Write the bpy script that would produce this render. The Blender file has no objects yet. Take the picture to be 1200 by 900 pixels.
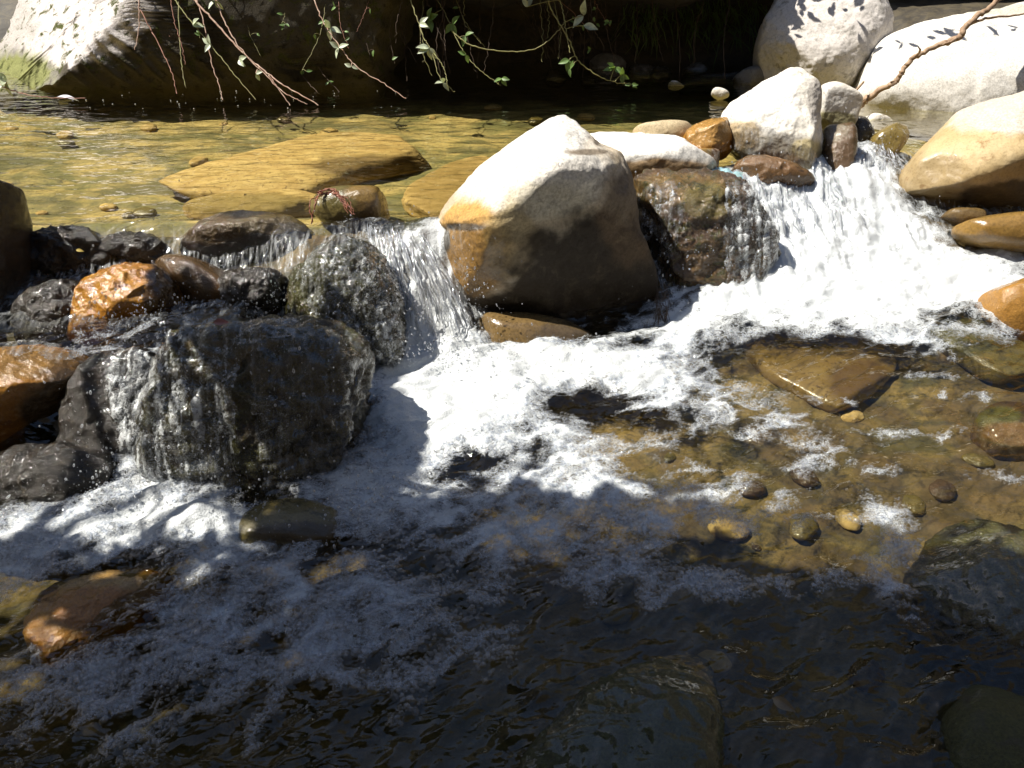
import bpy, bmesh, math, random
import numpy as np
from mathutils import Vector

# ------------------------------------------------------------ camera, light, exposure
SC = bpy.context.scene
COL = SC.collection
PITCH = math.radians(32.0)
CAMZ = 1.25
cam_d = bpy.data.cameras.new('camera')
cam_d.sensor_width = 36.0
cam_d.lens = 30.0
cam_d.clip_start = 0.02
cam_d.clip_end = 400
cam = bpy.data.objects.new('camera', cam_d)
COL.objects.link(cam)
cam.location = (0, 0, CAMZ)
cam.rotation_euler = (math.radians(90) - PITCH, 0, 0)
SC.camera = cam

SUN = np.array([-0.56, 0.05, 0.83]); SUN = SUN / np.linalg.norm(SUN)
w = bpy.data.worlds.new('World')
SC.world = w
w.use_nodes = True
wn = w.node_tree
bg = wn.nodes['Background']
sky = wn.nodes.new('ShaderNodeTexSky')
sky.sky_type = 'NISHITA'
sky.sun_disc = False
sky.dust_density = 0.8
sky.ozone_density = 1.0
sky.sun_elevation = math.asin(SUN[2])
sky.sun_rotation = math.atan2(SUN[0], SUN[1])
wn.links.new(sky.outputs[0], bg.inputs[0])
bg.inputs[1].default_value = 0.075
sun_d = bpy.data.lights.new('sun', 'SUN')
sun_d.energy = 4.6
sun_d.angle = math.radians(0.5)
sun_d.color = (1.0, 0.95, 0.86)
sun = bpy.data.objects.new('sun', sun_d)
COL.objects.link(sun)
sun.rotation_euler = Vector(SUN).to_track_quat('Z', 'Y').to_euler()
SC.view_settings.view_transform = 'Standard'
SC.view_settings.look = 'None'
SC.view_settings.exposure = 1.02
SC.view_settings.gamma = 1.0
SC.view_settings.use_curve_mapping = False
SC.render.engine = 'CYCLES'
cy = SC.cycles
cy.use_denoising = True
cy.max_bounces = 8
cy.diffuse_bounces = 2
cy.glossy_bounces = 3
cy.transmission_bounces = 4
cy.transparent_max_bounces = 24
cy.caustics_reflective = False
cy.caustics_refractive = False
cy.sample_clamp_indirect = 4.0

# ------------------------------------------------------------ geometry helpers
FW = np.array([0, math.cos(PITCH), -math.sin(PITCH)])
UP = np.array([0, math.sin(PITCH), math.cos(PITCH)])
RT = np.array([1.0, 0, 0])
CAM = np.array([0, 0, CAMZ])


def at(px, py, d):
    """world point seen at photo position (px, py), d metres along the view axis"""
    return CAM + d * (FW + (px - 600) / 1000 * RT + (450 - py) / 1000 * UP)


def dep(py, z):
    return (CAMZ - z) / (math.sin(PITCH) - (450 - py) / 1000 * math.cos(PITCH))


def on(px, py, z):
    return at(px, py, dep(py, z))


RNG = np.random.RandomState(7)
_perm = RNG.permutation(512).astype(np.int64)
_g3 = RNG.normal(size=(512, 3)); _g3 /= np.linalg.norm(_g3, axis=1)[:, None]


def perlin(x, y, z=0.0, seed=0):
    x = np.asarray(x, dtype=np.float64); y = np.asarray(y, dtype=np.float64)
    z = np.zeros_like(x) + z
    x = x + seed * 17.31; y = y + seed * 5.77; z = z + seed * 9.13
    xi = np.floor(x).astype(np.int64); yi = np.floor(y).astype(np.int64); zi = np.floor(z).astype(np.int64)
    xf, yf, zf = x - xi, y - yi, z - zi
    u = xf * xf * xf * (xf * (xf * 6 - 15) + 10)
    v = yf * yf * yf * (yf * (yf * 6 - 15) + 10)
    t = zf * zf * zf * (zf * (zf * 6 - 15) + 10)

    def g(a, b, c):
        h = _perm[(_perm[(_perm[(xi + a) & 511] + yi + b) & 511] + zi + c) & 511]
        gr = _g3[h]
        return gr[..., 0] * (xf - a) + gr[..., 1] * (yf - b) + gr[..., 2] * (zf - c)
    x00 = g(0, 0, 0) * (1 - u) + g(1, 0, 0) * u
    x10 = g(0, 1, 0) * (1 - u) + g(1, 1, 0) * u
    x01 = g(0, 0, 1) * (1 - u) + g(1, 0, 1) * u
    x11 = g(0, 1, 1) * (1 - u) + g(1, 1, 1) * u
    return ((x00 * (1 - v) + x10 * v) * (1 - t) + (x01 * (1 - v) + x11 * v) * t) * 1.6


def fbm(x, y, z=0.0, octv=4, gain=0.5, lac=2.03, seed=0, ridge=False):
    s = 0; a = 1.0; n = 0
    f = 1.0
    for o in range(octv):
        q = perlin(x * f, y * f, np.asarray(z) * f, seed + o)
        if ridge:
            q = 1 - 2 * np.abs(q)
        s = s + a * q; n += a
        a *= gain; f *= lac
    return s / n


def sstep(a, b, x):
    t = np.clip((x - a) / (b - a), 0, 1)
    return t * t * (3 - 2 * t)


def worley(x, y, seed=0):
    """F1 distance, F2-F1 and cell id of a jittered grid"""
    xi = np.floor(x).astype(np.int64); yi = np.floor(y).astype(np.int64)
    f1 = np.full(x.shape, 9.0); f2 = np.full(x.shape, 9.0); cid = np.zeros(x.shape, np.int64)
    for a in (-1, 0, 1):
        for b in (-1, 0, 1):
            h = _perm[(_perm[(xi + a + seed * 31) & 511] + yi + b) & 511]
            cx = xi + a + 0.5 + 0.9 * (_perm[(h + 7) & 511] / 512 - 0.5)
            cy_ = yi + b + 0.5 + 0.9 * (_perm[(h + 91) & 511] / 512 - 0.5)
            d = np.hypot(cx - x, cy_ - y)
            closer = d < f1
            f2 = np.where(closer, f1, np.minimum(f2, d))
            cid = np.where(closer, h, cid)
            f1 = np.where(closer, d, f1)
    return f1, f2 - f1, cid


def mesh_np(name, V, F, smooth=True):
    """V (n,3), F (m,k) same-size faces"""
    me = bpy.data.meshes.new(name)
    V = np.ascontiguousarray(V, dtype=np.float32); F = np.ascontiguousarray(F, dtype=np.int32)
    k = F.shape[1]
    me.vertices.add(len(V)); me.vertices.foreach_set('co', V.ravel())
    me.loops.add(F.size); me.loops.foreach_set('vertex_index', F.ravel())
    me.polygons.add(len(F))
    me.polygons.foreach_set('loop_start', np.arange(0, F.size, k, dtype=np.int32))
    me.polygons.foreach_set('loop_total', np.full(len(F), k, dtype=np.int32))
    me.update(calc_edges=True)
    me.polygons.foreach_set('use_smooth', np.full(len(F), smooth))
    return me


def attr(me, name, arr):
    if arr.ndim == 1:
        a = me.attributes.new(name, 'FLOAT', 'POINT')
        a.data.foreach_set('value', np.ascontiguousarray(arr, dtype=np.float32))
    else:
        a = me.attributes.new(name, 'FLOAT_COLOR', 'POINT')
        a.data.foreach_set('color', np.ascontiguousarray(arr, dtype=np.float32).ravel())


def link(name, me, mat, parent=None, base=None):
    """one object; its vertices are given in world space and moved to its base point"""
    o = bpy.data.objects.new(name, me)
    COL.objects.link(o)
    if mat:
        me.materials.append(mat)
    n = len(me.vertices)
    co = np.empty(n * 3, dtype=np.float32); me.vertices.foreach_get('co', co)
    co = co.reshape(-1, 3)
    if parent is not None:
        base = np.array(parent['_b'])
        o.parent = parent
    else:
        if base is None:
            base = np.array([co[:, 0].mean(), co[:, 1].mean(), co[:, 2].min()])
        o.location = [float(b) for b in base]
        o['_b'] = [float(b) for b in base]
    co -= base.astype(np.float32)
    me.vertices.foreach_set('co', co.ravel())
    me.update()
    return o


def tag(o, label=None, cat=None, group=None, kind=None):
    if label: o['label'] = label
    if cat: o['category'] = cat
    if group: o['group'] = group
    if kind: o['kind'] = kind
    return o


# ------------------------------------------------------------ node helpers
class NT:
    def __init__(s, name):
        s.m = bpy.data.materials.new(name)
        s.m.use_nodes = True
        s.t = s.m.node_tree
        s.t.nodes.clear()
        s.out = s.t.nodes.new('ShaderNodeOutputMaterial')

    def n(s, typ, props=None, **ins):
        nd = s.t.nodes.new('ShaderNode' + typ)
        for k, v in (props or {}).items():
            setattr(nd, k, v)
        for k, v in ins.items():
            key = int(k[1:]) if k[0] == '_' and k[1:].isdigit() else k.replace('_', ' ')
            s.set(nd.inputs[key], v)
        return nd

    def set(s, sock, v):
        if hasattr(v, 'bl_idname') and not isinstance(v, bpy.types.NodeSocket):
            v = v.outputs[0]
        if isinstance(v, bpy.types.NodeSocket):
            s.t.links.new(v, sock)
        else:
            if sock.type == 'RGBA' and len(v) == 3:
                v = (*v, 1)
            sock.default_value = v

    def math(s, op, a, b=0.0, c=None, clamp=False):
        nd = s.t.nodes.new('ShaderNodeMath'); nd.operation = op; nd.use_clamp = clamp
        s.set(nd.inputs[0], a); s.set(nd.inputs[1], b)
        if c is not None: s.set(nd.inputs[2], c)
        return nd.outputs[0]

    def mix(s, f, a, b, typ='MIX'):
        nd = s.t.nodes.new('ShaderNodeMix'); nd.data_type = 'RGBA'; nd.blend_type = typ
        s.set(nd.inputs[0], f); s.set(nd.inputs[6], a); s.set(nd.inputs[7], b)
        return nd.outputs[2]

    def rng(s, v, a, b, c=0.0, d=1.0, smooth=True):
        nd = s.t.nodes.new('ShaderNodeMapRange')
        if smooth: nd.interpolation_type = 'SMOOTHSTEP'
        s.set(nd.inputs[0], v)
        for i, q in enumerate((a, b, c, d)):
            s.set(nd.inputs[i + 1], q)
        return nd.outputs[0]

    def noise(s, vec, scale, detail=4.0, rough=0.55, dist=0.0):
        nd = s.n('TexNoise', Scale=scale, Detail=detail, Roughness=rough, Distortion=dist)
        s.set(nd.inputs['Vector'], vec)
        return nd.outputs[0]

    def vmap(s, vec, scale=(1, 1, 1), rot=(0, 0, 0)):
        nd = s.n('Mapping')
        s.set(nd.inputs[0], vec)
        nd.inputs['Scale'].default_value = scale
        nd.inputs['Rotation'].default_value = rot
        return nd.outputs[0]

    def attr(s, name):
        nd = s.t.nodes.new('ShaderNodeAttribute'); nd.attribute_name = name
        return nd

    def done(s, shader):
        s.set(s.out.inputs[0], shader)
        return s.m


def rock_mat(name, c1, c2, c3, scale=6.0, rough=0.85, wet_z=None, wet=0.0, wet_dark=0.45, moss=0.0,
             moss_col=(0.06, 0.075, 0.015), bump=0.5, pits=0.3, grain=1.0):
    """Stone. tint (colour, alpha = strength) and wetness come from the mesh."""
    m = NT(name)
    g = m.n('NewGeometry')
    pos = g.outputs['Position']
    n1 = m.noise(pos, scale, 6, 0.6, 0.4)
    n2 = m.noise(pos, scale * 3.7, 8, 0.68, 0.2)
    n3 = m.noise(pos, scale * 26, 6, 0.7)
    col = m.mix(m.rng(n1, 0.36, 0.64), c1, c2)
    col = m.mix(m.rng(n2, 0.54, 0.66), col, c3)
    col = m.mix(m.math('MULTIPLY', m.rng(n3, 0.45, 0.75), 0.55 * grain), col, m.mix(0.5, c3, (0.02, 0.016, 0.01)))
    vor = m.n('TexVoronoi', Scale=scale * 9.0)
    m.set(vor.inputs['Vector'], m.mix(0.08, pos, m.n('TexNoise', Vector=pos, Scale=scale * 5).outputs[1], 'ADD'))
    pit = m.math('MULTIPLY', m.rng(vor.outputs[0], 0.0, 0.22, 1.0, 0.0), m.rng(n1, 0.45, 0.6))
    col = m.mix(m.math('MULTIPLY', pit, pits), col, m.mix(0.6, col, (0.01, 0.008, 0.005)))
    ti = m.attr('tint')
    col = m.mix(m.math('MULTIPLY', ti.outputs['Alpha'], m.rng(n2, 0.25, 0.5, 0.85, 1.0)), col,
                m.mix(m.rng(n3, 0.35, 0.7), ti.outputs['Color'], m.mix(0.45, ti.outputs['Color'], (0.02, 0.015, 0.005))))
    if moss > 0:
        mo = m.noise(pos, scale * 2.2, 7, 0.72, 0.6)
        sep = m.n('SeparateXYZ', _0=g.outputs['Normal'])
        mf = m.math('MULTIPLY', m.rng(mo, 0.56 - 0.25 * moss, 0.66 - 0.2 * moss), m.rng(sep.outputs[2], -0.7, 0.3, 0.4, 1.0))
        mcol = m.mix(m.rng(n3, 0.3, 0.7), moss_col, tuple(q * 0.35 for q in moss_col))
        col = m.mix(mf, col, mcol)
    wa = m.attr('wet').outputs['Fac']
    wv = m.math('ADD', wa, wet, clamp=True)
    if wet_z is not None:
        z = m.n('SeparateXYZ', _0=pos).outputs[2]
        zz = m.math('ADD', z, m.math('MULTIPLY', m.math('SUBTRACT', n1, 0.5), 0.12))
        wv = m.math('MAXIMUM', wv, m.rng(zz, wet_z - 0.015, wet_z + 0.02, 1.0, 0.0))
    col = m.mix(wv, col, m.mix(1.0, col, (wet_dark, wet_dark * 0.93, wet_dark * 0.8), 'MULTIPLY'))
    r = m.math('ADD', m.rng(wv, 0, 1, rough, 0.13, False), m.math('MULTIPLY', m.math('SUBTRACT', n2, 0.5), 0.2), clamp=True)
    h = m.math('ADD', m.math('MULTIPLY', n2, 0.5), m.math('MULTIPLY', n3, 0.22))
    h = m.math('SUBTRACT', h, m.math('MULTIPLY', pit, 0.25 * pits))
    bp = m.n('Bump', Strength=bump, Distance=0.02, Height=h)
    p = m.n('BsdfPrincipled', Base_Color=col, Roughness=r, Normal=bp.outputs[0])
    m.set(p.inputs['Specular IOR Level'], m.rng(wv, 0, 1, 0.25, 0.6, False))
    m.set(p.inputs['Coat Weight'], m.math('MULTIPLY', wv, 0.38))
    p.inputs['Coat Roughness'].default_value = 0.07
    p.inputs['Coat IOR'].default_value = 1.4
    return m.done(p)


# ------------------------------------------------------------ rock builder
_ico = {}


def ico(sub):
    if sub not in _ico:
        bm = bmesh.new()
        bmesh.ops.create_icosphere(bm, subdivisions=sub, radius=1.0)
        bm.verts.ensure_lookup_table()
        V = np.array([v.co[:] for v in bm.verts]); F = np.array([[v.index for v in f.verts] for f in bm.faces])
        bm.free()
        _ico[sub] = (V, F)
    return _ico[sub]


def closed_curve(pts, n=24):
    P = np.array(pts, float); N = len(P); out = []
    for i in range(N):
        p0, p1, p2, p3 = P[i - 1], P[i], P[(i + 1) % N], P[(i + 2) % N]
        for t in np.linspace(0, 1, n, endpoint=False):
            out.append(0.5 * ((2 * p1) + (-p0 + p2) * t + (2 * p0 - 5 * p1 + 4 * p2 - p3) * t * t + (-p0 + 3 * p1 - 3 * p2 + p3) * t ** 3))
    return np.array(out)


def rock(name, label, cat, outline, d, front, back, mat, sub=6, box=0.75, bumps=(), cuts=(), amp=0.02, scale=5.0,
         fine=0.004, tints=(), wets=(), seed=0, centre=None, group=None, strata=None, ridge=0.0, rscale=4.0, flat=None, chips=8):
    """A stone of real thickness: its outline stands at distance d, front and back give how far it swells toward and
    away from the viewer; planes cut faces into it, noise weathers it."""
    V, F = ico(sub)
    oc = closed_curve(outline)
    c = np.array(centre if centre is not None else oc.mean(0), float)
    th = np.arctan2(oc[:, 1] - c[1], oc[:, 0] - c[0]); rr = np.hypot(oc[:, 0] - c[0], oc[:, 1] - c[1])
    o_ = np.argsort(th); th, rr = th[o_], rr[o_]
    th = np.concatenate([th - 2 * math.pi, th, th + 2 * math.pi]); rr = np.tile(rr, 3)
    a = np.arctan2(V[:, 1], V[:, 0]); s = np.hypot(V[:, 0], V[:, 1])
    R = np.interp(a, th, rr)
    rad = s ** 0.85
    px = c[0] + R * rad * np.cos(a); py = c[1] + R * rad * np.sin(a)
    wz = np.sign(V[:, 2]) * np.abs(V[:, 2]) ** box
    w_ = np.where(wz > 0, wz * front, wz * back)
    for (bx, by, am, br) in bumps:
        w_ = w_ + am * np.exp(-((px - bx) ** 2 + (py - by) ** 2) / br ** 2) * np.clip(V[:, 2] * 2.5, 0, 1)
    k = d / 1000
    if flat is None:
        P = CAM + d * FW + ((px - 600) * k)[:, None] * RT + ((450 - py) * k)[:, None] * UP - w_[:, None] * FW
    else:      # a stone lying flat: its rim lies at height flat, front and back swell up and down
        D_ = (CAMZ - flat) / (math.sin(PITCH) - (450 - py) / 1000 * math.cos(PITCH))
        P = np.stack([(px - 600) / 1000 * D_, D_ * (FW[1] + (450 - py) / 1000 * UP[1]), flat + w_], 1)
    for cut in cuts:
        (qx, qy, qw), nn = cut[0], cut[1]
        soft = cut[2] if len(cut) > 2 else 0.012
        n = nn[0] * RT + nn[1] * UP - nn[2] * FW
        n = n / np.linalg.norm(n)
        q = CAM + d * FW + (qx - 600) * k * RT + (450 - qy) * k * UP - qw * FW
        sd = (P - q) @ n + 0.35 * amp * fbm(P[:, 0] * scale * 2, P[:, 1] * scale * 2, P[:, 2] * scale * 2, 3, seed=seed + 9)
        x = sd / soft
        sp = np.where(x > 30, x, np.log1p(np.exp(np.clip(x, -40, 30)))) * soft
        P = P - 0.96 * sp[:, None] * n
    rc = np.random.RandomState(seed + 500)
    for q in range(chips):          # natural flat breaks
        n = rc.randn(3); n /= np.linalg.norm(n)
        pr = P @ n
        lim = pr.max() - (pr.max() - pr.min()) * rc.uniform(0.03, 0.085)
        sd = pr - lim + 0.3 * amp * fbm(P[:, 0] * 9, P[:, 1] * 9, P[:, 2] * 9, 2, seed=seed + q)
        x = sd / 0.006
        P = P - 0.93 * (np.where(x > 30, x, np.log1p(np.exp(np.clip(x, -40, 30)))) * 0.006)[:, None] * n
    cen = P.mean(0)
    D = P - cen; D /= np.linalg.norm(D, axis=1)[:, None] + 1e-9
    disp = amp * fbm(P[:, 0] * scale, P[:, 1] * scale, P[:, 2] * scale, 3, seed=seed)
    if ridge:
        disp += ridge * fbm(P[:, 0] * rscale, P[:, 1] * rscale, P[:, 2] * rscale, 4, seed=seed + 3, ridge=True) - ridge * 0.4
    if strata is not None:
        dirn, freq, sa = strata
        dv = np.array(dirn, float); dv /= np.linalg.norm(dv)
        q = (P @ dv) * freq + 1.3 * fbm(P[:, 0] * 2.5, P[:, 1] * 2.5, P[:, 2] * 2.5, 2, seed=seed + 5)
        disp += sa * (np.abs((q % 1.0) - 0.5) * 2) ** 2 * (0.5 + 0.5 * fbm(P[:, 0] * 7, P[:, 1] * 7, P[:, 2] * 7, 2, seed=seed + 6))
    disp += fine * fbm(P[:, 0] * 30, P[:, 1] * 30, P[:, 2] * 30, 5, gain=0.6, seed=seed + 1)
    P = P + disp[:, None] * D
    me = mesh_np(name, P, F[:, ::-1])
    dz_ = (P - CAM) @ FW
    px = 600 + 1000 * ((P - CAM) @ RT) / dz_; py = 450 - 1000 * ((P - CAM) @ UP) / dz_
    nz = 0.5 + 0.5 * fbm(P[:, 0] * 14, P[:, 1] * 14, P[:, 2] * 14, 3, seed=seed + 2)
    T = np.zeros((len(P), 4)); T[:, :3] = (0.3, 0.3, 0.3)
    for (bx, by, rx, ry, colr, st) in tints:
        f = np.exp(-(((px - bx) / rx) ** 2 + ((py - by) / ry) ** 2))
        f = (sstep(0.25, 0.55, f + 0.45 * (nz - 0.5)) if st < 0.99 else sstep(0.36, 0.46, f + 0.5 * (nz - 0.5))) * st * (V[:, 2] > -0.25)
        T[:, :3] = T[:, :3] * (1 - f[:, None]) + np.array(colr) * f[:, None] if T[:, 3].max() > 0 else np.array(colr)
        T[:, 3] = np.maximum(T[:, 3], f)
    attr(me, 'tint', T)
    W = np.zeros(len(P))
    for (bx, by, rx, ry, st) in wets:
        f = np.exp(-(((px - bx) / rx) ** 2 + ((py - by) / ry) ** 2))
        W = np.maximum(W, sstep(0.25, 0.55, f + 0.4 * (nz - 0.5)) * st)
    attr(me, 'wet', W)
    o = link(name, me, mat)
    return tag(o, label, cat, group)


# ------------------------------------------------------------ water levels
ZU = 0.28   # the upper pool
lip_px = [(-200, 262), (20, 262), (100, 262), (200, 258), (300, 262), (380, 262), (440, 258), (490, 262), (540, 255),
          (640, 240), (720, 215), (760, 205), (800, 205), (850, 200), (880, 190), (930, 185), (980, 178), (1040, 172), (1120, 170), (1300, 165)]
lipw = np.array([on(a, b, ZU) for a, b in lip_px])
lipw = lipw[np.argsort(lipw[:, 0])]
XL = on(330, 330, 0.17)[0]    # left of this the fall has a landing half way


def water_z(x, y, detail=True):
    yl = np.interp(x, lipw[:, 0], lipw[:, 1]) + 0.03 * perlin(x * 5, y * 0 + 3.1)
    # one chute
    length = np.interp(x, [-0.7, -0.35, 0.1, 0.5, 0.9, 1.3, 2.0], [0.42, 0.34, 0.3, 0.45, 0.62, 0.62, 0.6])
    t = (yl - y) / length
    lo = 0.075 * sstep(0.2, 1.2, x) * sstep(1.5, 2.9, y)
    lo = lo + 0.02 * sstep(0.9, 2.4, y) - 0.03 * sstep(1.6, 0.6, y)
    tt = np.clip(t, 0, 1)
    prof = 1 - (0.35 * tt + 0.65 * (tt * tt * (3 - 2 * tt)))
    z1 = lo + (ZU - lo) * prof
    # stepped fall on the left
    ta = np.clip((yl - y) / 0.16, 0, 1)
    mid = 0.165
    yb = 1.86 + 0.05 * perlin(x * 4, x * 0 + 8.2)
    tb = np.clip((yb - y) / 0.2, 0, 1)
    z2 = mid + (ZU - mid) * (1 - ta * ta * (3 - 2 * ta))
    z2 = np.where(y < yb, lo + (mid - lo) * (1 - tb * tb * (3 - 2 * tb)), z2)
    m = sstep(XL - 0.07, XL + 0.07, x)
    z = z2 * (1 - m) + z1 * m
    z = np.where(y > yl, ZU - 0.006 * np.exp(-(y - yl) / 0.12) , z)
    return z, np.clip(t, -9, 9), yl, lo


# foam and calm blobs on the water: photo point, photo radii, water level there, strength
FOAM = [(500, 400, 60, 60, .04, .9), (545, 445, 85, 34, 0, 1.25), (650, 440, 90, 34, 0, 1.15), (480, 500, 60, 60, 0, .75), (730, 455, 90, 40, 0, .9),
        (600, 510, 130, 50, 0, .8), (520, 480, 60, 50, 0, .9), (790, 400, 55, 40, 0, .75), (830, 480, 80, 40, 0, .5),
        (690, 570, 120, 34, 0, .8), (560, 620, 130, 40, 0, .5), (430, 570, 90, 40, 0, .72), (400, 600, 70, 30, 0, .5),
        (220, 620, 120, 36, 0, .85), (60, 630, 90, 36, 0, .8), (270, 660, 110, 50, 0, .75), (10, 670, 60, 40, 0, .7),
        (340, 700, 120, 46, 0, .62), (200, 770, 110, 50, 0, .48), (380, 770, 90, 50, 0, .42), (60, 800, 100, 60, 0, .3), (500, 740, 100, 60, 0, .38),
        (640, 650, 110, 34, 0, .42), (800, 620, 90, 30, 0, .42), (760, 680, 70, 26, 0, .36), (860, 580, 60, 26, 0, .4), (960, 550, 40, 30, 0, .3), (905, 505, 40, 20, 0, .42),
        (960, 690, 60, 14, 0, .45), (1045, 625, 26, 30, 0, .5), (1040, 690, 22, 40, 0, .42), (880, 690, 60, 16, 0, .34),
        (900, 230, 50, 45, .2, 1.3), (950, 270, 70, 50, .12, 1.4), (1010, 300, 80, 44, .09, 1.4), (890, 330, 70, 40, .06, 1.1), (1090, 320, 90, 34, .09, 1.25),
        (1010, 215, 30, 45, .2, 1.2), (1010, 250, 40, 30, .15, 1.0), (960, 345, 90, 30, .06, 1.15), (1130, 345, 80, 20, .06, .9), (1000, 385, 70, 12, .05, .7), (1080, 405, 60, 12, .04, .7),
        (1150, 380, 70, 16, .05, .35), (1180, 300, 60, 30, .08, .8), (950, 480, 90, 7, 0, .34), (1070, 450, 70, 6, .02, .34), (1080, 520, 80, 7, 0, .32), (1000, 560, 70, 8, 0, .34), (900, 615, 90, 9, 0, .34), (1150, 570, 60, 7, 0, .3), (1120, 480, 60, 6, 0, .3), (880, 520, 50, 9, 0, .3), (850, 370, 60, 24, .03, .9),
        (440, 330, 50, 60, .18, .42), (520, 360, 40, 50, .1, .8), (130, 400, 60, 26, .17, .32), (240, 372, 60, 16, .17, .4), (160, 520, 50, 70, .08, .5), (200, 560, 60, 50, .03, .7),
        (300, 320, 40, 20, .2, .3), (180, 850, 160, 40, 0, .2), (560, 590, 90, 24, 0, .5), (300, 610, 60, 20, 0, .4)]
CALM = [(700, 492, 44, 24, 0, -.75), (740, 545, 30, 12, 0, -.4), (550, 572, 40, 20, 0, -.6), (745, 562, 60, 13, 0, -.55), (640, 600, 40, 16, 0, -.4), (860, 440, 40, 18, 0, -.5),
        (860, 540, 50, 20, 0, -.5), (340, 655, 40, 26, 0, -.45), (600, 560, 30, 12, 0, -.3), (990, 420, 90, 30, .03, -.35), (330, 605, 60, 18, 0, -.6), (110, 700, 70, 30, 0, -.55),
        (420, 640, 40, 14, 0, -.4), (520, 665, 60, 20, 0, -.25), (820, 500, 40, 16, 0, -.3), (940, 440, 70, 24, .02, -.3), (1120, 280, 40, 16, .1, -.2)]


def foam_field(x, y):
    f = np.zeros_like(x)
    wx = x + 0.05 * fbm(x * 6, y * 6, 1.7, 3, seed=11); wy = y + 0.05 * fbm(x * 6, y * 6, 5.2, 3, seed=12)
    for (px, py, rx, ry, z, s) in FOAM + CALM:
        c = on(px, py, z)
        ax = rx * dep(py, z) / 1000; ay = abs(on(px, py - ry, z)[1] - on(px, py + ry, z)[1]) / 2
        g = np.exp(-(((wx - c[0]) / ax) ** 2 + ((wy - c[1]) / ay) ** 2))
        f = f + s * g if s < 0 else f + 1.0 * s * g * np.clip(1.2 - f * 0.85, 0.1, 1)
    return np.clip(f, 0, 1.3)


def surface(x, y):
    """final water height and foam density"""
    z, t, yl, lo = water_z(x, y)
    foam = foam_field(x, y)
    up = sstep(-0.02, 0.1, y - yl)
    fall = sstep(0.02, 0.25, t) * sstep(1.25, 0.8, t)
    low = 1 - up
    # flow direction in the lower pool runs to the lower right
    a = -0.55
    u = x * math.cos(a) - y * math.sin(a); v = x * math.sin(a) + y * math.cos(a)
    wv = 0.014 * fbm(x * 5, y * 5, 2.0, 2, seed=21) + 0.014 * fbm(u * 5, v * 13, 0, 3, seed=22, ridge=True) + 0.0085 * fbm(u * 10, v * 24, 0, 3, gain=.42, seed=23)
    wv = wv + 0.0006 * fbm(u * 50, v * 90, 0, 2, seed=29)
    churn = np.clip(foam, 0, 1) * (0.030 * fbm(x * 7, y * 7, 1.0, 2, seed=24) + 0.008 * fbm(x * 22, y * 22, 1.0, 2, seed=25) + 0.0022 * fbm(x * 75, y * 75, 0, 3, seed=26))
    z = z + low * (wv + churn + 0.02 * np.clip(foam, 0, 1))
    # long ridges running down each chute
    z = z + fall * (0.018 - 0.012 * sstep(XL + 0.1, XL - 0.1, x)) * (1.0 * fbm(x * 22 + 0.5 * fbm(x * 5, y * 5, 0, 2), y * 3.0, 0, 3, seed=27, ridge=True) + 0.33 * fbm(x * 60, y * 11, 0, 3, seed=28))
    z = z + up * (0.0040 * fbm(x * 6, y * 15, 0, 3, seed=31) + 0.0009 * fbm(x * 22, y * 50, 0, 3, seed=32) + 0.0022 * sstep(0.7, 0.0, y - yl) * fbm(x * 9 + y * 4, y * 14, 0, 2, seed=33))
    qx = u + 0.10 * fbm(x * 5, y * 5, 3.3, 3, seed=37); qv = v + 0.10 * fbm(x * 5, y * 5, 7.7, 3, seed=38)
    lace = 0.6 * (1 - 1.9 * np.abs(perlin(qx * 6, qv * 11, 0.3, 39))) + 0.4 * (1 - 1.9 * np.abs(perlin(qx * 17, qv * 26, 1.3, 40)))
    amp_ = sstep(0.03, 0.25, foam) * (1 - sstep(0.8, 1.15, foam))
    fs = foam + fall * (0.35 * fbm(x * 20 + perlin(x * 6, y * 6), y * 4.0, 0, 4, seed=34)) + low * (0.95 * amp_ * (lace - 0.52) + 0.28 * fbm(x * 7, y * 7, 0.4, 5, gain=.62, seed=35) * sstep(0.05, 0.3, foam) * (1 - 0.6 * sstep(0.8, 1.2, foam)))
    fs = fs * low - 0.85 * sstep(0.38, 0.02, t) * sstep(0.2, 0.4, x) * (t > -0.1) * (0.6 + 1.2 * perlin(x * 14, y * 6)) - 0.45 * fall * sstep(XL + 0.1, XL - 0.1, x) * sstep(1.9, 2.1, y)
    return z, np.clip(fs, 0, 1.3), fall, up


def fan_grid(nx, ny, y0, y1, k):
    """rows get further apart with distance"""
    tt = np.linspace(0, 1, ny)
    ys = y0 + (y1 - y0) * (tt * (1 - k) + tt * tt * k)
    S, Y = np.meshgrid(np.linspace(-1, 1, nx), ys)
    X = S * (1.25 + 0.62 * Y)
    idx = np.arange(nx * ny).reshape(ny, nx)
    F = np.stack([idx[:-1, :-1], idx[:-1, 1:], idx[1:, 1:], idx[1:, :-1]], -1).reshape(-1, 4)
    return X.ravel(), Y.ravel(), F


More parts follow.
